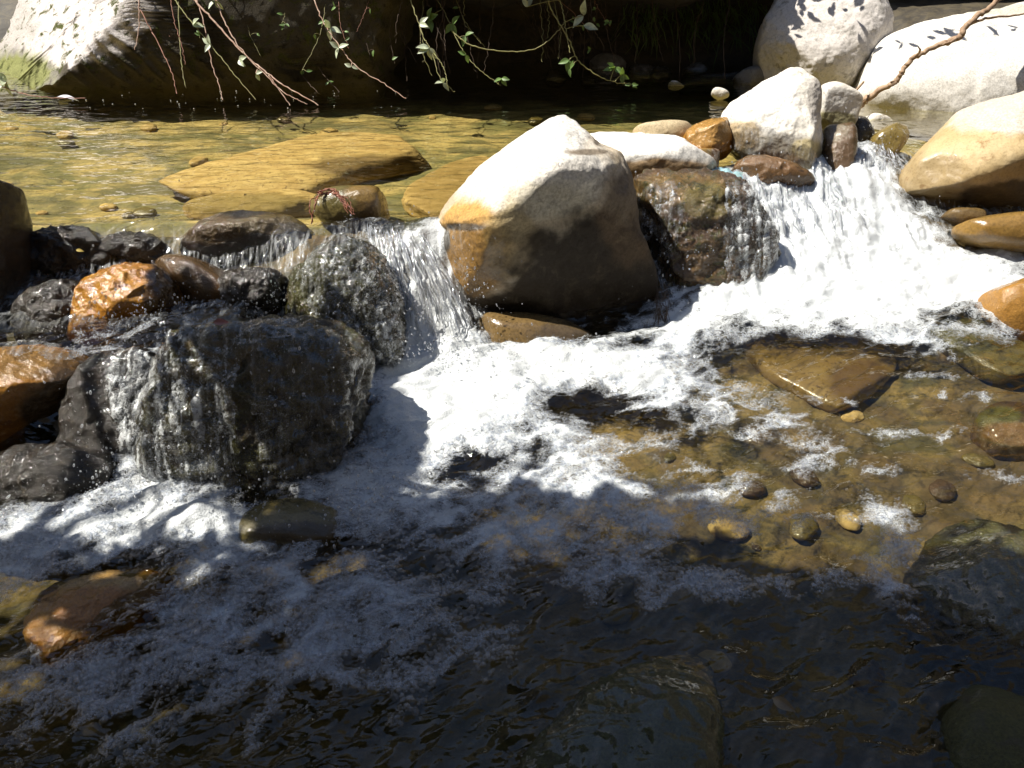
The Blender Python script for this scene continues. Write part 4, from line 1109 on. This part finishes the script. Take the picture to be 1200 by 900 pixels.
S1 = [(-250, 1100), (-250, 800), (40, 790), (180, 760), (320, 715), (430, 655), (520, 612), (600, 600), (700, 612), (790, 600), (870, 612), (980, 650), (1060, 640), (1130, 655), (1350, 740), (1500, 1100)]
S1b = [(-300, 1150), (-250, 860), (300, 800), (500, 700), (800, 660), (1100, 740), (1500, 860), (1500, 1150)]
S2 = [(-150, 800), (-150, 650), (120, 640), (430, 610), (560, 600), (430, 660), (320, 715), (180, 765)]
S3 = [(300, 440), (330, 395), (420, 385), (440, 430), (430, 560), (380, 600), (300, 600)]
S4 = [(-60, 500), (30, 510), (80, 520), (90, 590), (60, 620), (-100, 640)]
S5 = [(-100, 280), (70, 290), (84, 400), (40, 405), (-100, 420)]
S6 = [(172, 318), (215, 315), (330, 335), (330, 372), (180, 375)]


def tree(label, trunk_pts, r0, clouds, size, seed, limb_n=7, group=None):
    b = np.array(trunk_pts[0], float)
    o = bpy.data.objects.new('tree', None); COL.objects.link(o); o.location = b.tolist(); o['_b'] = b.tolist()
    tag(o, label, 'tree', group)
    P = smooth_path(trunk_pts, 10, 0.03, seed)
    V, F = tube(P, np.linspace(r0, r0 * 0.35, len(P)), 12)
    V += 0.02 * r0 / 0.1 * fbm(V[:, 0] * 6, V[:, 1] * 6, V[:, 2] * 3, 3)[:, None] * 0.6
    link('trunk', mesh_np('trunk', V, F), M_bark, parent=o)
    rs = np.random.RandomState(seed)
    allp = np.concatenate(clouds)
    lp = []
    for i in range(limb_n):
        tgt = allp[rs.randint(len(allp))]
        k = int((0.55 + 0.44 * rs.rand()) * (len(P) - 1)); s_ = P[k]
        midp = (s_ + tgt) / 2 + np.array([0, 0, 0.25]) + 0.12 * rs.randn(3)
        Q = smooth_path([s_, midp, tgt], 10, 0.05, i)
        lp.append(tube(Q, np.linspace(r0 * 0.3, 0.006, len(Q)), 7))
        for q in range(4):
            t2 = allp[rs.randint(len(allp))]
            if np.linalg.norm(t2 - tgt) < 0.9:
                m0 = Q[int(len(Q) * (0.5 + 0.4 * rs.rand()))]
                Q2 = smooth_path([m0, (m0 + t2) / 2 + 0.05 * rs.randn(3), t2], 6, 0.02, i * 5 + q)
                lp.append(tube(Q2, np.linspace(0.01, 0.003, len(Q2)), 5))
    V, F = merge(lp)
    link('limb', mesh_np('limb', V, F), M_bark, parent=o)
    leaf_cloud(allp, size, seed, M_leafg, 'crown', o, b)
    return o


clA = [shade_points([(a, b - 34 if b < 800 else b) for a, b in S1], -0.02, 700, 1.9, 3.0, 12, .16), shade_points(S1, -0.02, 5200, 1.9, 2.9, 1), shade_points(S1b, -0.02, 3500, 2.0, 3.2, 2), shade_points(S2, 0.0, 340, 2.0, 2.9, 3, .08)]
tree('broad leafy tree leaning over the stream behind the viewer', [(-3.4, -0.9, 0.3), (-3.2, -0.7, 1.2), (-2.7, -0.3, 2.0), (-2.0, 0.3, 2.6), (-1.4, 0.7, 2.7)], 0.14, clA, 0.085, 5, 14)
clB = [shade_points(S3, 0.15, 1100, 1.6, 2.4, 6, .03), shade_points(S6, 0.25, 200, 1.6, 2.1, 9, .01)]
tree('slender leafy tree on the bank left of the falls', [(-4.3, 0.4, 0.3), (-4.1, 0.5, 1.2), (-3.6, 0.7, 2.2), (-2.6, 1.0, 2.8)], 0.09, clB, 0.065, 6, 5)
# boughs from the far bank whose leaves dapple the grey boulder
rs = np.random.RandomState(31)
dap = []
for k in range(34):
    a, b = rs.uniform(885, 1030), rs.uniform(-25, 75)
    if b > 25 and 930 < a < 1000: continue
    if a < 930 or b < 5 or a > 1000 or rs.rand() < 0.4:
        c = at(a, b, 3.95) + SUN * rs.uniform(0.55, 0.8)
        for q in range(3 if a < 925 else 2): dap.append(c + 0.03 * rs.randn(3))
for k in range(12):
    dap.append(at(rs.uniform(1040, 1200), rs.uniform(5, 50), 3.8) + SUN * rs.uniform(0.6, 0.9))
far = [at(a, b, 3.95) + SUN * t for a, b, t in zip(rs.uniform(850, 900, 60), rs.uniform(-60, 60, 60), rs.uniform(.6, .9, 60))]
hi = [np.array([0.6, 6.3, 2.9]) + rs.randn(3) * np.array([1.4, 0.3, 0.35]) for k in range(1500)]
tree('leafy tree on the far bank reaching over the pale boulders', [(0.9, 6.4, 1.2), (0.8, 6.1, 1.9), (0.6, 5.6, 2.4), (0.5, 4.9, 2.3)], 0.12, [np.array(dap), np.array(far), np.array(hi)], 0.06, 8, 12)

# ------------------------------------------------------------ trailing brambles, roots, driftwood, litter
M_stem = plain_mat('pale_stem', (0.50, 0.36, 0.27), (0.36, 0.20, 0.14), 40, 0.6, 0.2)
M_stemr = plain_mat('red_stem', (0.34, 0.15, 0.10), (0.22, 0.10, 0.06), 40, 0.6, 0.2)
M_stemg = plain_mat('green_stem', (0.28, 0.28, 0.10), (0.2, 0.17, 0.07), 40, 0.6, 0.2)
M_root = plain_mat('root_skin', (0.10, 0.065, 0.04), (0.05, 0.032, 0.02), 40, 0.8, 0.3)
M_lpale = leaf_mat('pale_leaf', (0.60, 0.66, 0.46), 0.2)
M_lgreen = leaf_mat('green_leaf', (0.18, 0.30, 0.08), 0.3)


def leaf_mesh(base, tip_dir, up, L, Wd):
    """an ovate leaf with a curved, folded blade"""
    a = np.array(tip_dir, float); a /= np.linalg.norm(a)
    b = np.cross(up, a); b /= np.linalg.norm(b) + 1e-9; c = np.cross(a, b)
    V = []; n = 9
    for i in range(n):
        t = i / (n - 1); wd = Wd * math.sin(math.pi * t ** 0.8) * (1 - 0.15 * t)
        m_ = base + a * L * t - c * L * 0.18 * t * t
        for s_ in (-1, -0.5, 0, 0.5, 1):
            V.append(m_ + b * wd * 0.5 * s_ + c * abs(s_) * wd * 0.18)
    F = [(i * 5 + j, i * 5 + j + 1, (i + 1) * 5 + j + 1, (i + 1) * 5 + j) for i in range(n - 1) for j in range(4)]
    return np.array(V), np.array(F)


def bramble(label, pts, d0, d1, r, mat, leaves=(), lmat=None, seed=0, above=0.35, group='brambles trailing over the pool'):
    n = len(pts)
    W = [at(p[0], p[1], d0 + (d1 - d0) * i / (n - 1) - (0.10 if mat is not M_root else 0)) for i, p in enumerate(pts)]
    if above:
        v = W[0] - W[1]; v /= np.linalg.norm(v)
        W = [W[0] + v * above * 0.6 + np.array([0, 0.25, 0.25]) * above, W[0] + v * above * 0.3 + np.array([0, 0.05, 0.03])] + W
    P = smooth_path(W, 9, 0.006, seed)
    b = W[0]
    o = bpy.data.objects.new('trailing_stem', None); COL.objects.link(o); o.location = b.tolist(); o['_b'] = b.tolist()
    tag(o, label, 'stem', group)
    V, F = tube(P, np.linspace(r, r * 0.45, len(P)), 7)
    link('stem', mesh_np('stem', V, F), mat, parent=o)
    rs = np.random.RandomState(seed + 50)
    for (lx, ly, ln, cnt) in leaves:
        k = np.argmin([np.linalg.norm((p - CAM) / ((p - CAM) @ FW) - (FW + (lx - 600) / 1000 * RT + (450 - ly) / 1000 * UP)) for p in P])
        bp = P[k]
        tgt = at(lx, ly, (bp - CAM) @ FW - 0.01)
        if np.linalg.norm(tgt - bp) > 0.01:
            v, f = tube(smooth_path([bp, (bp + tgt) / 2 + np.array([0, 0, .004]), tgt], 4), r * 0.45, 5)
            link('leaf_stalk', mesh_np('leaf_stalk', v, f), mat, parent=o)
        for q in range(cnt):
            an = rs.rand() * 6.28 + q * 2.1
            dr = np.array([math.cos(an), -0.35 + 0.3 * rs.randn(), math.sin(an) * 0.8])
            upv = np.array([-0.3, -0.75, 0.6]) + 0.25 * rs.randn(3)
            v, f = leaf_mesh(tgt, dr, upv, ln / 1000 * 4.0, ln / 1000 * 4.0 * 0.55)
            link('leaf', mesh_np('leaf', v, f), lmat or M_lpale, parent=o)
    return o


bramble('reddish bare stem slanting down on the left over the lit cliff edge', [(158, -2), (173, 27), (190, 60), (202, 87), (207, 110)], 4.0, 3.93, .0035, M_stemr, seed=1)
bramble('short pale stem hanging beside the long reddish one', [(163, -2), (163, 30), (158, 59)], 3.95, 3.95, .004, M_stem, seed=2)
bramble('thin brown stem ending halfway down between two longer ones', [(200, -2), (205, 27), (213, 53), (217, 75)], 3.95, 3.95, .003, M_stemr, seed=3)
bramble('short thick whitish stem tip just above the pool', [(209, -2), (211, 50), (214, 84), (218, 103)], 4.0, 3.97, .0035, M_stemg, seed=4)
bramble('straight beige stem dipping its end into the pool', [(230, -2), (238, 23), (248, 73), (257, 100), (261, 117)], 3.98, 3.93, .0035, M_stem, seed=5)
bramble('leafy pale stem reaching down to the right with two pale leaf clusters', [(203, -4), (220, 20), (253, 60), (277, 90), (300, 117)], 3.96, 3.93, .0035, M_stemg, [(226, 29, 13, 3), (246, 52, 11, 3)], seed=6)
bramble('thickest pinkish stem sweeping far right into the water', [(227, -2), (253, 27), (283, 60), (310, 83), (333, 100), (373, 123)], 3.98, 3.90, .0055, M_stem, [(280, 70, 12, 3), (300, 86, 9, 2)], seed=7)
bramble('pinkish stem crossing the thickest one with a forked tip', [(253, -2), (267, 33), (287, 63), (320, 97), (340, 123)], 3.94, 3.90, .004, M_stem, [(252, 1, 12, 3)], seed=8)
bramble('short forked twig tip above the water by the thickest stem', [(315, 88), (328, 105), (345, 115), (360, 122)], 3.92, 3.90, .003, M_stem, seed=9, above=0)
bramble('pale stem with paired white leaves left of the dark hollow', [(368, -2), (380, 27), (400, 57), (420, 80), (450, 98), (476, 116)], 4.0, 3.92, .0035, M_stem, [(387, 33, 14, 3), (397, 56, 12, 3), (412, 78, 9, 2)], seed=10)
bramble('dim brown stem hanging in the shade with small green leaves', [(333, 10), (347, 73), (360, 95), (374, 110)], 4.15, 4.05, .0025, M_root, [(340, 58, 6, 2), (353, 87, 6, 2)], M_lgreen, seed=11)
bramble('dim brown stem hanging in the shade just right of its twin', [(357, 8), (366, 45), (374, 80), (398, 108)], 4.15, 4.05, .0025, M_root, [(385, 96, 6, 2)], M_lgreen, seed=12)
bramble('leafy stem with a bright white leaf cluster at the middle of the dark hollow', [(480, -4), (490, 25), (497, 45), (506, 60), (515, 90), (533, 108)], 3.98, 3.92, .003, M_stemg, [(503, 56, 15, 4), (492, 28, 12, 3), (519, 97, 11, 3)], seed=13)
bramble('curving green stem beside the bright white leaf cluster', [(508, 62), (518, 75), (523, 90), (524, 100)], 3.94, 3.92, .0025, M_stemg, seed=14, above=0)
bramble('dark green leafy spray hanging above the white leaf cluster', [(510, -4), (520, 12), (530, 35), (543, 60), (560, 80), (587, 100)], 4.05, 3.98, .0025, M_stemg, [(502, 22, 16, 3), (530, 28, 14, 3), (545, 42, 12, 2), (546, 64, 10, 2), (588, 92, 10, 4)], M_lgreen, seed=15)
bramble('slack bare stem sagging in an arc across the dark hollow', [(530, 37), (550, 52), (587, 60), (627, 57), (653, 37), (663, 24)], 4.0, 3.98, .0032, M_stemg, seed=16, above=0)
bramble('green stem bending to the shore with leaves along it', [(641, -6), (647, 13), (667, 47), (677, 70), (700, 88), (723, 97)], 3.98, 4.05, .0045, M_stemg, [(667, 70, 13, 2), (668, 80, 10, 3), (720, 80, 13, 4), (728, 88, 11, 3), (740, 99, 8, 3)], M_lgreen, seed=17)
bramble('stem with two large pale rimmed leaves near the top', [(655, -6), (660, 15), (664, 40), (668, 62)], 3.98, 3.98, .0035, M_stemg, [(684, 18, 18, 2), (684, 30, 17, 1), (618, 8, 12, 2)], M_lpale, seed=18)
bramble('leafy red stem floating at the left edge of the pool', [(-40, 86), (-5, 98), (15, 106), (50, 114), (100, 115)], 3.96, 3.94, .0035, M_stemr, [(8, 96, 18, 3), (2, 100, 15, 2)], M_lpale, seed=19, above=0)
lit = by_label('leafy red stem floating')
# thin roots hanging from the bank
rs = np.random.RandomState(77)
spots = np.concatenate([rs.uniform(600, 720, 22), rs.uniform(455, 600, 9), rs.uniform(720, 880, 6)])
for i, x0 in enumerate(spots):
    y1 = rs.uniform(40, 98); x1 = x0 + rs.uniform(-10, 24) + (12 if 600 < x0 < 660 else 0)
    W = [at(x0, -30, 4.25), at(x0 + rs.uniform(-4, 4), 0, 4.2), at((x0 + x1) / 2 + rs.uniform(-5, 5), y1 * 0.5, 4.15), at(x1, y1, 4.12)]
    P = smooth_path(W, 9, 0.01, i)
    V, F = tube(P, np.linspace(0.0022, 0.0009, len(P)) * rs.uniform(0.7, 1.4), 5)
    o = link('hanging_root', mesh_np('hanging_root', V, F), M_root)
    tag(o, 'thin brown root hanging in front of the dark hollow of the bank', 'root', 'roots hanging from the undercut bank')

rs = np.random.RandomState(78)
for i in range(16):
    x0 = rs.uniform(470, 700); y1 = rs.uniform(30, 92)
    x1 = x0 + rs.uniform(-26, 26)
    W = [at(x0 - 5, -30, 3.95), at(x0, 0, 3.93), at((x0 + x1) / 2 + rs.uniform(-10, 10), y1 * 0.55, 3.92), at(x1, y1, 3.92)]
    P = smooth_path(W, 9, 0.012, i)
    V, F = tube(P, np.linspace(0.0018, 0.0008, len(P)), 5)
    o = link('hanging_root', mesh_np('hanging_root', V, F), M_stemg if i % 3 == 0 else M_root)
    tag(o, 'thin brown root hanging in front of the dark hollow of the bank', 'root', 'roots hanging from the undercut bank')

# stones on the stream bed
def bed_stone(i, x, y, r, proto=[None] * 4, lo_=False):
    k = i % 4 + (4 if lo_ else 0)
    while len(proto) < 8: proto.append(None)
    z = float(bed_z(np.array([x]), np.array([y]))[0][0])
    if proto[k] is None:
        V_, F_ = ico(4)
        V2 = V_ * np.array([1, 0.75, 0.42]) + V_ * (0.16 * fbm(V_[:, 0] * 1.3, V_[:, 1] * 1.3, V_[:, 2] * 1.3, 3, seed=200 + k))[:, None]
        me_ = mesh_np('bed_stone', V2, F_); attr(me_, 'tint', np.zeros((len(V2), 4))); attr(me_, 'wet', np.zeros(len(V2)))
        o = bpy.data.objects.new('bed_stone', me_); me_.materials.append([SLAB, OLIVE, SLAB, AMBERS, OLIVE, SLAB, BROWN, OLIVE][k]); proto[k] = o
    else:
        o = proto[k].copy()
    COL.objects.link(o)
    o.location = (x, y, z + r * 0.22); o.scale = (r, r, r); o.rotation_euler = (0, 0, random.random() * 6.28)
    tag(o, 'rounded stone lying on the stream bed under the water', 'stone', 'stones on the bed of the stream')
AMBERS = SLAB
random.seed(5); i = 0
while i < 40:
    q = on(random.uniform(0, 820), random.uniform(108, 250), 0.2)
    bed_stone(i, q[0], q[1], min(random.uniform(0.02, 0.06), 0.045)); i += 1
i = 0
while i < 16:
    q = on(random.uniform(780, 1250), random.uniform(400, 640), -0.08)
    bed_stone(i, q[0], q[1], random.uniform(0.012, 0.05), lo_=True); i += 1
i = 0
while i < 6:
    q = on(random.uniform(480, 1150), random.uniform(640, 900), -0.08)
    bed_stone(i, q[0], q[1], random.uniform(0.015, 0.05), lo_=True); i += 1

rs = np.random.RandomState(91)
for i in range(14):
    x0 = rs.uniform(120, 720); y1 = rs.uniform(25, 85); x1 = x0 + rs.uniform(-30, 50)
    lv = [(x0 + (x1 - x0) * f + rs.uniform(-6, 6), y1 * f + rs.uniform(-4, 4), rs.uniform(5, 8), rs.randint(1, 3)) for f in rs.uniform(0.2, 1, rs.randint(1, 4))]
    bramble('thin dim twig with small leaves in the tangle under the bank', [(x0, -4), ((x0 + x1) / 2 + rs.uniform(-8, 8), y1 * 0.5), (x1, y1)], 4.08, 4.04, rs.uniform(0.0012, 0.0022), [M_stemg, M_stemr, M_root][i % 3], lv, M_lgreen, seed=300 + i, group='dim twigs tangled under the bank')

# driftwood on the white boulder
M_drift = plain_mat('driftwood', (0.36, 0.25, 0.16), (0.24, 0.15, 0.09), 30, 0.8, 0.5)
dw = bpy.data.objects.new('driftwood', None); COL.objects.link(dw); b = at(1010, 121, 3.62); dw.location = b.tolist(); dw['_b'] = b.tolist()
tag(dw, 'bare forked driftwood branch leaning across the white boulder', 'driftwood')
P = smooth_path([at(1008, 123, 3.68), at(1022, 111, 3.64), at(1045, 98, 3.58), at(1054, 90, 3.56), at(1064, 74, 3.54), at(1090, 57, 3.53), at(1122, 44, 3.53), at(1134, 28, 3.53), at(1156, 11, 3.55), at(1180, -10, 3.58), at(1200, -40, 3.6)], 8, 0.012, 3)
V, F = tube(P, np.interp(np.linspace(0, 1, len(P)), [0, .1, .2, .5, .62, .8, 1], [.016, .013, .011, .010, .013, .011, .009]), 10)
V += 0.003 * fbm(V[:, 0] * 40, V[:, 1] * 40, V[:, 2] * 40, 3)[:, None]
link('branch', mesh_np('branch', V, F), M_drift, parent=dw)
for pts in ([at(1122, 44, 3.53), at(1112, 50, 3.5), at(1100, 52, 3.5)], [at(1132, 30, 3.53), at(1155, 22, 3.55), at(1200, 16, 3.6), at(1240, 10, 3.65)], [at(1070, 68, 3.54), at(1078, 60, 3.5), at(1076, 54, 3.48)]):
    P = smooth_path(pts, 8, 0.004, 5); V, F = tube(P, np.linspace(.007, .002, len(P)), 7)
    link('twig', mesh_np('twig', V, F), M_drift, parent=dw)
P = smooth_path([at(996, 114, 3.6), at(1003, 106, 3.6), at(1012, 96, 3.62)], 6)
V, F = tube(P, 0.005, 7)
tag(link('twig', mesh_np('twig', V, F), M_drift), 'short pale twig stub standing by the foot of the driftwood', 'twig')

# blue scrap
M_blue = plain_mat('blue_plastic', (0.30, 0.50, 0.58), (0.16, 0.24, 0.22), 45, 0.45, 0.8)
def scrap(label, a, b, d0, d1):
    n = 14; V = []
    for i in range(n):
        for j in range(n):
            u, v = i / (n - 1), j / (n - 1)
            p = at(a[0] + (b[0] - a[0]) * u, a[1] + (b[1] - a[1]) * (v * 0.6 + u * 0.4), d0 + (d1 - d0) * v)
            V.append(p + np.array([0, 0, 0.016 * float(perlin(u * 5, v * 5, 3.0)) + 0.006]))
    V = np.array(V); k = n * n
    V = np.concatenate([V, V - np.array([0, 0, 0.0015])])
    F = [(i * n + j, i * n + j + 1, (i + 1) * n + j + 1, (i + 1) * n + j) for i in range(n - 1) for j in range(n - 1)]
    F += [tuple(k + q for q in f[::-1]) for f in F]
    tag(link('plastic_scrap', mesh_np('plastic_scrap', V, np.array(F)), M_blue), label, 'scrap', 'blue scraps caught at the cascade')
scrap('larger blue scrap of plastic at the lip of the right cascade', (834, 196), (870, 216), 2.98, 2.86)
scrap('smaller faded blue scrap on top of the mossy block', (796, 204), (816, 212), 2.88, 2.84)

# red weed over the olive rock
M_weed = plain_mat('red_weed', (0.30, 0.09, 0.045), (0.17, 0.05, 0.025), 60, 0.5, 0.3)
parts = []
rs = np.random.RandomState(4)
for i in range(9):
    j = lambda s: rs.uniform(-s, s)
    W = [at(367 + j(4), 262 + j(6), 2.60), at(366 + j(4), 240 + j(4), 2.60), at(374 + j(3), 228 + j(3), 2.63), at(388 + j(5), 224 + j(3), 2.64), at(402 + j(5), 234 + j(4), 2.62), at(411 + j(6), 248 + j(5), 2.60), at(418 + j(7), 262 + j(7), 2.60)]
    W = W[rs.randint(0, 3):7 - rs.randint(0, 2)]
    P = smooth_path(W, 8, 0.008, i)
    parts.append(tube(P, np.linspace(0.0018, 0.0007, len(P)), 5))
V, F = merge(parts)
tag(link('weed_strand', mesh_np('weed_strand', V, F), M_weed), 'tangled red weed strand arching over the small olive rock', 'weed')
# rootlets on the right flank of the boulder
parts = []
for i in range(40):
    a = rs.uniform(768, 782); b_ = rs.uniform(330, 372)
    W = [at(a, b_, 2.60), at(a + rs.uniform(-3, 5), b_ + 8, 2.59), at(a + rs.uniform(-5, 6), b_ + rs.uniform(14, 34), 2.58)]
    parts.append(tube(smooth_path(W, 5, 0.003, i), 0.0009, 4))
V, F = merge(parts)
tag(link('rootlet_tuft', mesh_np('rootlet_tuft', V, F), M_root), 'dark tuft of rootlets on the right edge of the big tan boulder', 'rootlets')


def litter(name, label, px, py, d, L, col, dr, up=(0, -0.6, 0.8), cat='leaf'):
    v, f = leaf_mesh(at(px, py, d), dr, np.array(up), L, L * 0.5)
    m = leaf_mat('litter_' + name, col, 0.1)
    k = len(v); n = np.array(up) / np.linalg.norm(up)
    V = np.concatenate([v, v - n * 0.0006]); F = np.concatenate([f, f[:, ::-1] + k])
    tag(link(name, mesh_np(name, V, F), m), label, cat)


litter('fallen_leaf', 'pink petal-like leaf stuck on the wet mossy rock', 250, 378, 1.93, 0.035, (0.55, 0.22, 0.18), (1, 0, 0.1))
litter('fallen_leaf', 'small yellow leaf in the dark water below the pool lip', 89, 293, 2.50, 0.022, (0.55, 0.42, 0.10), (1, 0, -0.1))
litter('fallen_leaf', 'tan leaf sliver drifting in the dark foreground water', 905, 818, 1.38, 0.04, (0.25, 0.18, 0.09), (1, -0.8, 0))
litter('fallen_leaf', 'white leaf floating on the pool under the lit cliff', 66, 114, 3.93, 0.10, (0.70, 0.68, 0.72), (1, 0.0, 0.0), (0, 0, 1))
# flecks on the pool
rs = np.random.RandomState(12); Pp = []
for i in range(34):
    p = on(rs.uniform(100, 480), rs.uniform(106, 128), ZU + 0.002); Pp.append(p)
Pp = np.array(Pp)
tag(scatter('floating_flecks', Pp, rs.uniform(0.0012, 0.0034, len(Pp)), plain_mat('fleck', (0.6, 0.6, 0.55), (0.4, 0.4, 0.35)), sub=1), 'tiny pale flecks floating along the far edge of the pool', 'flecks', None, 'stuff')
ob = bpy.data.objects.new('bush', None); COL.objects.link(ob); bb = at(1110, 20, 5.0); ob.location = bb.tolist(); ob['_b'] = bb.tolist()
tag(ob, 'dark leafy bush growing behind the broad white boulder', 'bush')
cl = np.array([at(rs.uniform(1010, 1260), rs.uniform(-90, 30), rs.uniform(4.75, 5.3)) for _ in range(1400)])
leaf_cloud(cl, 0.055, 9, M_leafg, 'foliage', ob, bb)
sp = []
for i in range(24):
    t_ = cl[rs.randint(len(cl))]; r_ = at(rs.uniform(1050, 1220), 40, 5.1)
    sp.append(tube(smooth_path([r_, (r_ + t_) / 2 + 0.05 * rs.randn(3), t_], 5), 0.004, 5))
V, F = merge(sp); link('stem', mesh_np('stem', V, F), M_bark, parent=ob)
# grasses hanging at the far shore, top right
M_grass = leaf_mat('grass_blade', (0.10, 0.16, 0.03), 0.3)
parts = []
for i in range(900):
    if rs.rand() < 0.5: a, b_, d = rs.uniform(740, 890), rs.uniform(-40, 40), 4.55
    else: a, b_, d = rs.uniform(1035, 1200), rs.uniform(-30, 18), 4.75
    p = at(a, b_, d) + 0.05 * rs.randn(3); L = rs.uniform(.05, .16); an = rs.randn() * 0.6
    q = p + np.array([math.sin(an) * L, -0.3 * L, -L * math.cos(an) * (1 if a < 900 else -0.6)])
    m_ = (p + q) / 2 + np.array([0, -0.02, 0.02]); sd = np.array([0.003, 0.001, 0.001])
    V = np.array([p - sd, p + sd, m_ - sd, m_ + sd, q, q + sd * 0.2]); parts.append((V, np.array([(0, 1, 3, 2), (2, 3, 5, 4)])))
V, F = merge(parts)
tag(link('bank_grass', mesh_np('bank_grass', V, F), M_grass, base=np.zeros(3)), 'grass and fern blades hanging from the shaded far bank', 'grass', None, 'stuff')
# plain properties used while building
for o in COL.objects:
    if '_b' in o: del o['_b']
